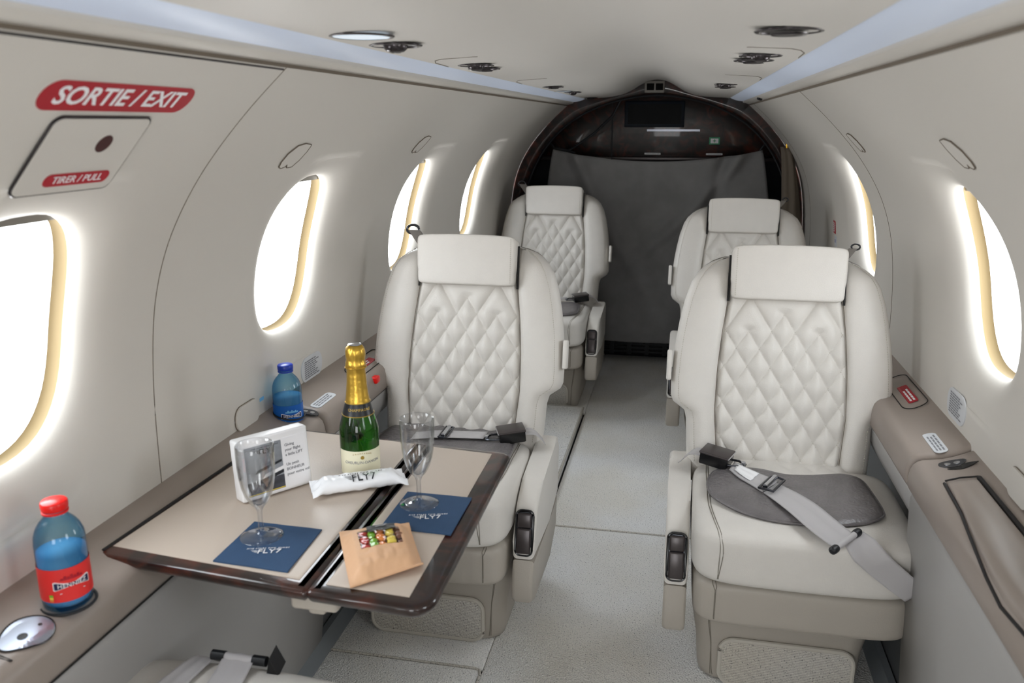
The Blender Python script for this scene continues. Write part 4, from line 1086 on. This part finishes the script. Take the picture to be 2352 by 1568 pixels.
# kraft snack bag with a window of sweets
def bag():
    P = [Vector(p) for p in ((-.276, .957), (-.191, 1.025), (-.253, 1.146), (-.350, 1.094))]  # near-left, near-right, far-right, far-left
    c = sum((p for p in P), Vector((0, 0))) / 4
    o = empty('kraft_snack_bag', (c.x, c.y, ZS), label='small crumpled kraft paper snack bag with clear window and black label', cat='bag')
    def S(u, v, top=1):
        # u: near->far, v: left->right
        a = P[0].lerp(P[3], u); b = P[1].lerp(P[2], u); p = a.lerp(b, v) - c
        e = min(1, min(v, 1 - v) * 6) * min(1, min(u, 1 - u) * 7); e = smooth01(e)
        h = .0215 * (1 - (2 * v - 1) ** 2 * .35) * (1 - (2 * u - .95) ** 2 * .35) * e
        cr = .0032 * noise.noise(Vector((u * 5, v * 6, 7))) + .0013 * noise.noise(Vector((u * 16, v * 15, 2)))
        lift = .006 * (max(0, u - .85) / .15) + .010 * max(0, .12 - u) / .12 * v
        return Vector((p.x, p.y, .003 + lift + (h + abs(cr)) if top else .001 + lift * .9))
    win = lambda u, v: .40 < u < .80 and .22 < v < .80
    nu, nv = 46, 46
    V = [S(i / (nu - 1), j / (nv - 1)) for j in range(nv) for i in range(nu)]
    Fk = []; Fw = []
    for j in range(nv - 1):
        for i in range(nu - 1):
            q = (j * nu + i, j * nu + i + 1, (j + 1) * nu + i + 1, (j + 1) * nu + i)
            (Fw if win((i + .5) / (nu - 1), (j + .5) / (nv - 1)) else Fk).append(q)
    nb = len(V); V += [S(i / (nu - 1), j / (nv - 1), 0) for j in range(nv) for i in range(nu)]
    Fb = [tuple(x + nb for x in q) for q in [(j * nu + i, j * nu + i + 1, (j + 1) * nu + i + 1, (j + 1) * nu + i) for j in range(nv - 1) for i in range(nu - 1)]]
    e = [i for i in range(nu)] + [nu * j + nu - 1 for j in range(1, nv)] + [(nv - 1) * nu + i for i in range(nu - 2, -1, -1)] + [nu * j for j in range(nv - 2, 0, -1)]
    Fs = [(e[i], e[(i + 1) % len(e)], e[(i + 1) % len(e)] + nb, e[i] + nb) for i in range(len(e))]
    mesh('paper_body', V, Fk + Fb + Fs, 'kraft', o)
    mesh('clear_window', [v + Vector((0, 0, .0016 * abs(noise.noise(v * 260)) + .001)) for v in V], Fw, 'film', o)
    lbV, lbF = grid(10, 14, lambda a, b: S(lerp(.72, .955, a), lerp(.36, .76, b)) + Vector((0, 0, .0013)))
    lb = mesh('dark_label', lbV, lbF, 'blacklab', o)
    def TT(u, v, d=0): return S(.88 + v / .14, .56 + u / .105) + Vector((0, 0, .0022 + d))
    for i in range(3):
        b_ = MB(); b_.add([TT(-.012 + i * .002, .006 - i * .006), TT(.012 - i * .002, .006 - i * .006), TT(.012 - i * .002, .0045 - i * .006), TT(-.012 + i * .002, .0045 - i * .006)], [(0, 1, 2, 3)]); b_.build('print_line', 'inkw', lb, smooth=False)
    cols = ['candy_red', 'candy_green', 'candy_orange', 'candy_yellow', 'candy_brown']
    k = 0
    for u in (.45, .55, .65, .75):
        for v in (.28, .41, .54, .67, .77):
            p = S(u + .02 * math.sin(k * 3), v + .02 * math.cos(k * 5)) + Vector((c.x, c.y, ZS)); V, F = pillow(.0075, .0055, .0038, e=.9, n=3)
            a = k * 1.3; R3 = Matrix.Rotation(a, 3, 'Z')
            q = mesh('sweet', [R3 @ Vector(x) for x in V], F, cols[k % 5], label='small %s sweet, %s row and %s column of the kraft bag window' % (cols[k % 5][6:], ['nearest', 'second', 'third', 'farthest'][k // 5], ['leftmost', 'second', 'middle', 'fourth', 'rightmost'][k % 5]), cat='sweet', group='sweets in the kraft bag'); q.location = p - Vector((0, 0, .0042)); k += 1
bag()
# water bottles
def water(x, y, z, label, capm, labm, lets, H=.152):
    o = empty('water_bottle', (x, y, z), label=label, cat='bottle')
    r = .0318
    Z = [0, .004, .012, .094, .104, .114, .122, .128, .132, .136]; R_s = [.026, .0305, r, r, .0308, .0275, .0225, .0170, .0140, .0130]
    rf_ = lambda q: interp(Z, R_s, q)
    P = [(.0001, .004), (.018, .003), (.026, 0), (.0305, .004)] + [(r, .012), (r, .04), (r, .07), (r, .094)]
    pts = [(rf_(.094 + .042 * i / 12), .094 + .042 * i / 12) for i in range(1, 13)]
    P += pts + [(.013, .145), (.0001, .1455)]
    V, F = lathe(P, 48); mesh('bottle_body', V, F, 'water', o)
    V, F = lathe([(.0001, .008), (.027, .008), (r * .96, .014), (r * .96, .082), (.0001, .082)], 36); mesh('water_fill', V, F, 'waterfill', o)
    V, F = lathe([(.0145, .1355), (.0165, .1355), (.0165, .1385), (.0145, .1385)], 36); mesh('neck_ring', V, F, capm, o)
    n = 60; V = []; F = []
    cp_ = [(.0155, .1395), (.0162, .1400), (.0165, .1430), (.0165, H - .002), (.0155, H), (.0001, H)]
    for rr, q in cp_:
        for k in range(n): a = 2 * PI * k / n; r2 = rr + (.00035 if k % 2 and .1405 < q < H - .001 else 0); V.append((r2 * math.cos(a), r2 * math.sin(a), q))
    for j in range(len(cp_) - 1):
        for k in range(n): F.append((j * n + k, j * n + (k + 1) % n, (j + 1) * n + (k + 1) % n, (j + 1) * n + k))
    mesh('screw_cap', V, F, capm, o)
    th = face(x, y) + .22
    lb = band('wrap_label', lambda q: r, .018, .066, th - PI, th + PI, labm, o, .0006, 60, 3)
    T = cyl_map((0, 0, 0), r + .0009, th)
    def TT(u, v, d=0): return T(u, v + .040 + u * 0, d)
    decal('name_frame', [(u * .0235, v * .0062) for u, v in rounded(1, 1, .1, 2)], lambda u, v, d: TT(u, v + .002, d), 'inkw', lb)
    decal('name_plate', [(u * .0222, v * .0050) for u, v in rounded(1, 1, .1, 2)], lambda u, v, d: TT(u, v + .002, d + .0003), 'navyplate', lb)
    put_text('lettering', lets, .0082, lambda u, v, d: TT(u, v + .002, d + .0010), 'inkw', lb, spacing=1.08)
    # little landscape emblem above the name, small line below
    b_ = MB()
    for i, (u, h_) in enumerate(((-.012, .003), (-.008, .006), (-.004, .004), (0, .0065), (.004, .004), (.008, .0055), (.012, .003))):
        b_.add([TT(u - .0022, .010, .0008), TT(u + .0022, .010, .0008), TT(u + .0015, .010 + h_, .0008), TT(u - .0012, .010 + h_, .0008)], [(0, 1, 2, 3)])
    b_.build('emblem', 'skyblue' if labm == 'bluelab' else 'red', lb, smooth=False)
    b_ = MB(); b_.add([TT(-.016, -.0085, .0008), TT(.016, -.0085, .0008), TT(.016, -.0095, .0008), TT(-.016, -.0095, .0008)], [(0, 1, 2, 3)]); b_.build('emblem', 'skyblue' if labm == 'bluelab' else 'placard', lb, smooth=False)
    if labm == 'redlab':
        for i, cm in enumerate(('candy_green', 'candy_yellow', 'candy_orange')):
            b_ = MB(); b_.add([TT(-.030, -.010 - i * .0035, .0008), TT(-.025, -.010 - i * .0035, .0008), TT(-.025, -.0132 - i * .0035, .0008), TT(-.030, -.0132 - i * .0035, .0008)], [(0, 1, 2, 3)]); b_.build('rating_mark', cm, lb, smooth=False)
    return o
water(-.650, .866, .603, 'blue-tinted water bottle with red cap and red label, near left', 'redp', 'redlab', 'HENNIEZ')
water(-.6835, 1.598, .578, 'blue-tinted water bottle with dark blue cap and blue label', 'bluep', 'bluelab', 'HENNIEZ')

# ------------------------------------------------------------------ fittings on the ledges
def ledge_z(x): return interp([.615, .617, .621, .628, .636, .652, .672, .690, .705, .724, .740], [.566, .580, .591, .598, .602, .6045, .6075, .613, .621, .630, .632], abs(x))
def on_ledge(side, x0, y0, dz=0, rot=0):
    def T(u, v, d=0):   # u along +y, v toward the wall
        uu = u * math.cos(rot) - v * math.sin(rot); vv = u * math.sin(rot) + v * math.cos(rot)
        x = x0 + vv; return (side * x, y0 + uu, ledge_z(x + (.004 if side > 0 or y0 + uu > 1.645 else 0)) + dz + d)
    return T
def ellipse(a, b, n=28, egg=0): return [(a * math.cos(2 * PI * i / n) , b * math.sin(2 * PI * i / n) * (1 + egg * math.cos(2 * PI * i / n))) for i in range(n)]
def ring_tube(name, poly, T, r, m, parent=None, **k): return MB().tube([T(u, v, .0014) for u, v in poly], r, 6, closed=True).build(name, m, parent, **k)
ring_tube('cup_holder', ellipse(.0350, .0345, 36), lambda u, v, d=0: (-.6505 - v, .866 + u, .6045 + .04 * v), .0022, 'blackrub', label='dark recessed cup holder rim around the red-capped bottle', cat='cup holder')
ring_tube('cup_holder', ellipse(.0350, .0335, 36), lambda u, v, d=0: (-.682 - v, 1.598 + u, .617 + .2 * v), .0018, 'blackrub', label='dark recessed cup holder rim around the blue-capped bottle', cat='cup holder')
T = on_ledge(-1, .651, .787)
cpl = decal('control_plate', ellipse(.037, .026, 36, .22), T, 'brushed', t=.0014, label='oval brushed metal control plate on the ledge near the red bottle', cat='control plate')
ring_tube('plate_rim', ellipse(.0375, .0265, 36, .22), T, .0012, 'black', cpl)
decal('jack_socket', ellipse(.0068, .0058, 20), lambda u, v, d=0: T(u - .006, v - .002, d + .0014), 'black', cpl)
decal('call_button', ellipse(.0026, .0026, 16), lambda u, v, d=0: T(u + .022, v - .004, d + .0014), 'gunmetal', cpl)
ring_tube('panel_seam', [(.0, -.03), (.002, .0), (.0, .05), (-.002, .05), (-.003, 0), (-.002, -.03)], on_ledge(-1, .66, .742), .0007, 'gap', label='thin seam across the left ledge in the bottom left corner', cat='seam')
for side, x, y, nm in ((-1, .651, 1.632, 'left ledge behind the blue-capped bottle'), (1, .677, 1.603, 'right ledge in front of the slot')):
    T = on_ledge(side, x, y, .005 if y > 1.6 and side < 0 else 0)
    o = decal('light_switch', ellipse(.0155, .0235, 24) if side > 0 else ellipse(.014, .022, 24), T, 'darkchrome', t=.0016, label='small oval dark metal switch plate on the %s' % nm, cat='switch')
    for q in (-.008, .008): decal('push_button', ellipse(.0055, .0055, 14), lambda u, v, d=0: T(u, v + q, d + .0016), 'chrome', o)
T = on_ledge(1, .690, 1.583, 0)
decal('ledge_slot', [(.009 * math.sin(PI * t) * s_, lerp(-.026, .026, t)) for s_, ts in ((1, [i / 12 for i in range(13)]), (-1, [1 - i / 12 for i in range(1, 12)])) for t in ts], T, 'black', t=.0012, label='lens-shaped black finger slot in the right ledge', cat='slot')
def textrows(parent, T, w_, h_, n, m='inkg', skew=0):
    b_ = MB(); rnd = random.Random(int(w_ * 1e5) + n)
    for i in range(n):
        v = h_ * (.5 - (i + .5) / n); L = w_ * (.72 + .28 * rnd.random()); u0 = -w_ / 2 + skew * v; t = h_ / n * .28
        k = 5
        for j in range(k):
            a, b = u0 + L * j / k, u0 + L * (j + .86) / k
            b_.add([T(a, v - t, .0010), T(b, v - t, .0010), T(b, v + t, .0010), T(a, v + t, .0010)], [(0, 1, 2, 3)])
    o = b_.build('small_print', m, parent, smooth=False); o['kind'] = 'stuff'; return o
for side, x, y, lab in ((-1, .652, 1.712, 'pale rounded notice on the left ledge beyond the blue-capped bottle'), (1, .672, 1.700, 'pale rounded notice on the right ledge beside the seat')):
    T = on_ledge(side, x, y, .0065, 0); o = decal('ledge_placard', rounded(.052, .0125, .011), T, 'placard', t=.0008, label=lab, cat='placard')
    textrows(o, T, .084, .018, 3)
for side, x, y, lab in ((-1, .664, 2.005, 'red notice on the left ledge by the seat back behind the table'), (1, .690, 2.000, 'red notice on the right ledge by the seat back with the open belt')):
    T = on_ledge(side, x, y, .0065); o = decal('red_placard', rounded(.058, .010, .004), T, 'red', t=.0010, label=lab, cat='placard'); textrows(o, lambda u, v, d=0: T(u, v, d + .0005), .10, .014, 2, 'inkw')
    T2 = on_ledge(side, x - .002, y + .02, .006)
    ring_tube('lid_seam', rounded(.115, .026, .022), T2, .0011, 'gap', o)
MB().box(-.010, -.012, -.008, .012, .014, .010, r=.004, T=lambda v: v + Vector((-.617, 1.95, .590))).build('red_clip', 'redp', label='tiny bright red plastic clip on the left ledge beside the seat', cat='clip')
# right ledge: stowed armrest lid
lidr = empty('ledge_cushion', (.66, 1.2, .60), label='long raised padded lid with dark gaps set in the right ledge', cat='cushion')
def lid_f(u, v):
    y = lerp(1.520, .35, v); xi = interp([.35, 1.0, 1.07, 1.14, 1.21, 1.30, 1.40, 1.52], [.624, .624, .620, .6175, .620, .627, .638, .645], y); xo = .692
    a = PI * u; x = lerp(xi, xo, .5 - .5 * math.cos(a)); end = smooth01((1.520 - y) / .02)
    z = ledge_z(x + .004) + .003 + .009 * math.sin(a) ** .6 * (.4 + .6 * end)
    if u == 0 or u == 1: z = ledge_z(x) - .006
    return Vector((x, y, z)) - Vector(lidr.location)
V, F = grid(22, 60, lid_f); F.append(tuple(range(22))); mesh('padded_lid', V, F, 'ledge', lidr)
def gapline(pts, r, m='gap', parent=None, name='lid_gap'):
    return MB().tube([Vector((x, y, z)) - Vector(lidr.location) for x, y, z in pts], r, 8).build(name, m, parent)
gapline([(.642, 1.520, .6045), (.635, 1.40, .6035), (.6235, 1.30, .5995), (.6160, 1.21, .5910), (.6135, 1.14, .5850), (.6160, 1.07, .5915), (.620, 1.0, .5965), (.620, .35, .5965)], .0026, parent=lidr)
gapline([(.699, 1.522, .620), (.6995, 1.2, .620), (.6995, .35, .620)], .0046, parent=lidr)
gapline([(.644, 1.524, .608), (.670, 1.530, .614), (.698, 1.524, .622)], .0018, parent=lidr)

# ------------------------------------------------------------------ wall fittings
def on_wall(side, y0, z0, rot=0):
    s0 = s_of_z(z0)
    def T(u, v, d=0):   # u to the right as seen from the cabin, v up along the wall, d proud
        uu = u * math.cos(rot) - v * math.sin(rot); vv = u * math.sin(rot) + v * math.cos(rot)
        return wallp(side, y0 - side * uu, s0 + vv, -d)
    return T
T = on_wall(-1, .888, 1.2675)
o = decal('exit_sign', [(u * .133, v * .0215) for u, v in [(a / .133, b / .0215) for a, b in rounded(.133, .0215, .0205)]], T, 'red', t=.0008, label='long red rounded SORTIE / EXIT sign with white letters', cat='sign')
put_text('lettering', 'SORTIE / EXIT', .0365, lambda u, v, d: T(u, v, .0012 + d), 'inkw', o, spacing=1.0, bold=.0007)
T = on_wall(-1, .884, 1.2045)
hp = decal('hatch_cover', rounded(.083, .0575, .012), T, 'wall', t=.0035, label='rectangular pull cover with a dark round hole below the long red sign', cat='hatch')
ring_tube('cover_gap', rounded(.0842, .0587, .012), T, .0017, 'rim', hp)
decal('finger_hole', ellipse(.0125, .0135, 24), lambda u, v, d=0: T(u + .021, v + .018, d + .0036), 'redhole' if 'redhole' in M else 'black', hp)
o = decal('pull_sign', rounded(.056, .0095, .009), lambda u, v, d=0: T(u + .013, v - .037, d + .0036), 'red', t=.0008, label='small red TIRER / PULL sign at the foot of the hatch cover', cat='sign')
put_text('lettering', 'TIRER / PULL', .0155, lambda u, v, d: T(u + .013, v - .037, .0048 + d), 'inkw', o, spacing=1.0)
HEART = [(.038, .026), (.008, .030), (-.018, .025), (-.036, .007), (-.041, -.014), (-.038, -.025), (-.027, -.029), (-.015, -.0265), (-.010, -.021), (-.003, -.029), (.016, -.028), (.032, -.012), (.039, .008)]
HEART = roundpoly(HEART, [.003] + [.004] * 7 + [0] + [.004] * 4)
for side, y, z, lab in ((-1, 1.487, 1.180, 'leaf-shaped wall cover above the second window on the left'), (-1, 2.266, 1.182, 'smaller-looking leaf-shaped wall cover above the third window on the left'),
        (1, 1.423, 1.194, 'leaf-shaped wall cover above the nearer window on the right'), (1, 2.245, 1.192, 'leaf-shaped wall cover beside the farther window on the right')):
    T = on_wall(side, y, z); P = HEART if side < 0 else [(-u, v) for u, v in HEART]
    o = decal('oxygen_mask_cover', P, T, 'wall', t=.0018, label=lab, cat='cover'); ring_tube('cover_gap', P, T, .0012, 'drape', o)
for side, y, z, lab, rt in ((-1, 1.805, .662, 'pale oval instruction placard on the left wall above the ledge', .0), (1, 1.757, .677, 'pale oval instruction placard on the right wall below the window', .0)):
    T = on_wall(side, y, z, rt); o = decal('wall_placard', rounded(.058, .031, .029), T, 'placard', t=.0022, label=lab, cat='placard'); textrows(o, lambda u, v, d=0: T(u, v, d + .0016), .082, .046, 9)
for side, y, z, lab in ((-1, 1.487, .650, 'cream rounded latch cover at the foot of the left wall before the blue-capped bottle'), (1, 1.405, .655, 'cream rounded latch cover at the foot of the right wall')):
    T = on_wall(side, y, z); P = rounded(.046, .026, .022)
    o = decal('latch_cover', P, T, 'wall', t=.006, label=lab, cat='cover'); ring_tube('cover_gap', P, T, .0011, 'drape', o)
T = on_wall(-1, 1.555, .662); decal('tiny_label', rounded(.009, .004, .001), T, 'skyblue', t=.0006, label='tiny pale blue label on the left wall beside the latch cover', cat='label')
T = on_wall(1, 3.28, .862); o = decal('red_placard', rounded(.022, .024, .003), T, 'red', t=.0008, label='small square red notice far along the right wall', cat='placard'); textrows(o, lambda u, v, d=0: T(u, v, d + .0004), .034, .036, 5, 'inkw')
T = on_wall(1, 3.26, .812); o = decal('blue_placard', rounded(.024, .020, .003), T, 'placard', t=.0008, label='small pale notice with blue print below the red square one', cat='placard'); textrows(o, lambda u, v, d=0: T(u, v, d + .0003), .036, .012, 3, 'bluep')
# seams
def wall_seam(side, y0, s0, s1, name='panel_seam', r=.0012, m='drape', parent=None):
    MB().tube([wallp(side, y0, lerp(s0, s1, i / 40), .0003) for i in range(41)], r, 5).build(name, m, parent)
wall_seam(-1, 1.19, .03, STOT, parent=wallL); wall_seam(1, 2.36, .03, STOT, parent=wallR); wall_seam(1, 3.93, .03, STOT, parent=wallR)
MB().tube([wallp(-1, lerp(YA, 1.186, i / 30), STOT - .004, .0008) for i in range(31)], .0022, 5).build('door_top_gap', 'rim', wallL)
MB().tube([wallp(-1, lerp(1.19, YB, i / 30), STOT - .001, .001) for i in range(31)], .0010, 5).build('panel_seam', 'drape', wallL)
MB().tube([wallp(1, lerp(YA, YB, i / 30), STOT - .001, .001) for i in range(31)], .0012, 5).build('panel_seam', 'drape', wallR)
MB().tube([(.405, 3.35, 1.3275), (.418, 3.36, 1.3245)], .006, 8).build('black_peg', 'blackrub', label='tiny black peg on the right valance near the arch', cat='peg')

# ------------------------------------------------------------------ ceiling fittings
def fixture(kind, x, y, r, label, tilt=0):
    z = cz(x) - .001
    o = empty({'lamp': 'reading_light', 'vent': 'air_vent', 'ring': 'spotlight_ring'}[kind], (x, y, z), label=label, cat={'lamp': 'light', 'vent': 'vent', 'ring': 'light'}[kind])
    V, F = lathe([(r, 0), (r, -.0008), (r * .97, -.002), (r * .88, -.0024), (r * .84, -.0012), (r * .82, .001)], 40); mesh('trim_ring', V, F, 'rim', o)
    if kind == 'lamp': V, F = lathe([(r * .87, -.0017), (r * .6, -.0020), (r * .3, -.0022), (.0001, -.0023)], 40); mesh('lens', V, F, 'bulb', o)
    elif kind == 'vent':
        V, F = lathe([(r * .83, .0), (r * .6, .002), (.0001, .002)], 32); mesh('dark_cup', V, F, 'black', o)
        c_ = [(.0001, -.0105), (r * .20, -.011), (r * .30, -.010), (r * .42, -.006), (r * .46, -.001), (r * .45, .003)]
        V, F = lathe(c_, 32); q = mesh('eyeball_nozzle', V, F, 'rim', o)
        V, F = lathe([(.0001, -.0117), (r * .16, -.0117), (r * .20, -.0111)], 20); mesh('nozzle_bore', V, F, 'black', q)
    else:
        V, F = lathe([(r * .83, .0), (r * .55, .0005), (.0001, .001)], 32); mesh('dark_cup', V, F, 'black', o)
        V, F = lathe([(r * .55, -.0035), (r * .50, -.006), (r * .15, -.007), (.0001, -.007)], 28); mesh('inner_disc', V, F, 'rim', o)
    return o
fixture('lamp', -.290, 1.126, .045, 'round lit reading light nearest the camera on the left ceiling')
fixture('vent', -.291, 1.268, .041, 'dark round air vent just beyond the lit reading light')
fixture('vent', -.283, 1.740, .038, 'dark air nozzle with ball centre, middle of the left ceiling row')
fixture('ring', -.291, 1.847, .036, 'dark flat spotlight ring overlapping the middle left air nozzle')
fixture('ring', -.290, 2.820, .036, 'dark flat ring, first of the far cluster on the left ceiling')
fixture('lamp', -.310, 3.20, .036, 'small pale lamp ring in the far left ceiling cluster')
fixture('vent', -.291, 3.330, .034, 'small dark air nozzle in the far left ceiling cluster')
fixture('ring', -.303, 4.06, .034, 'dark ring next to the wooden arch on the left ceiling')
fixture('ring', .272, 1.183, .044, 'large dark oval-looking ring nearest the camera on the right ceiling')
fixture('vent', .271, 1.602, .038, 'dark air nozzle, middle of the right ceiling row')
fixture('ring', .268, 1.723, .038, 'dark ring overlapping the air nozzle in the middle of the right ceiling')
fixture('vent', .262, 2.790, .036, 'small dark air nozzle far along the right ceiling')
fixture('ring', .268, 2.960, .035, 'small dark ring far along the right ceiling near the arch')
fixture('lamp', -.300, .40, .045, 'round lit reading light cut off by the top edge of the picture')
for sx, y0 in ((-1, 1.56), (-1, 2.36), (1, 1.45), (1, 2.27)):
    pts = [(.336, y0 + .16), (.333, y0 + .06), (.322, y0 + .02), (.305, y0), (.245, y0 + .005), (.238, y0 + .012)]
    MB().tube([(sx * x, y, cz(sx * x) - .0002) for x, y in pts], .0010, 6).build('access_panel_seam', 'seam', ceil_o)
# aft end of the cabin behind the camera: unseen partition, its opening added to let daylight onto the seat fronts
b_ = MB(); b_.box(-.80, YA - .03, -.05, -.30, YA, 1.5); b_.build('wall_back', 'wall', kind='structure', smooth=False)
b_ = MB(); b_.box(.30, YA - .03, -.05, .80, YA, 1.5); b_.box(-.30, YA - .03, -.05, .30, YA, .5); b_.box(-.30, YA - .03, 1.22, .30, YA, 1.5); b_.build('wall_back_surround', 'wall', kind='structure', smooth=False)
ld = bpy.data.lights.new('aft_opening_portal', 'AREA'); ld.shape = 'RECTANGLE'; ld.size = .60; ld.size_y = .72; ld.cycles.is_portal = True
lo = link(bpy.data.objects.new('aft_opening_portal', ld)); lo.location = (0, YA - .02, .86); lo.rotation_euler = Vector((0, 1, 0)).to_track_quat('-Z', 'Z').to_euler()
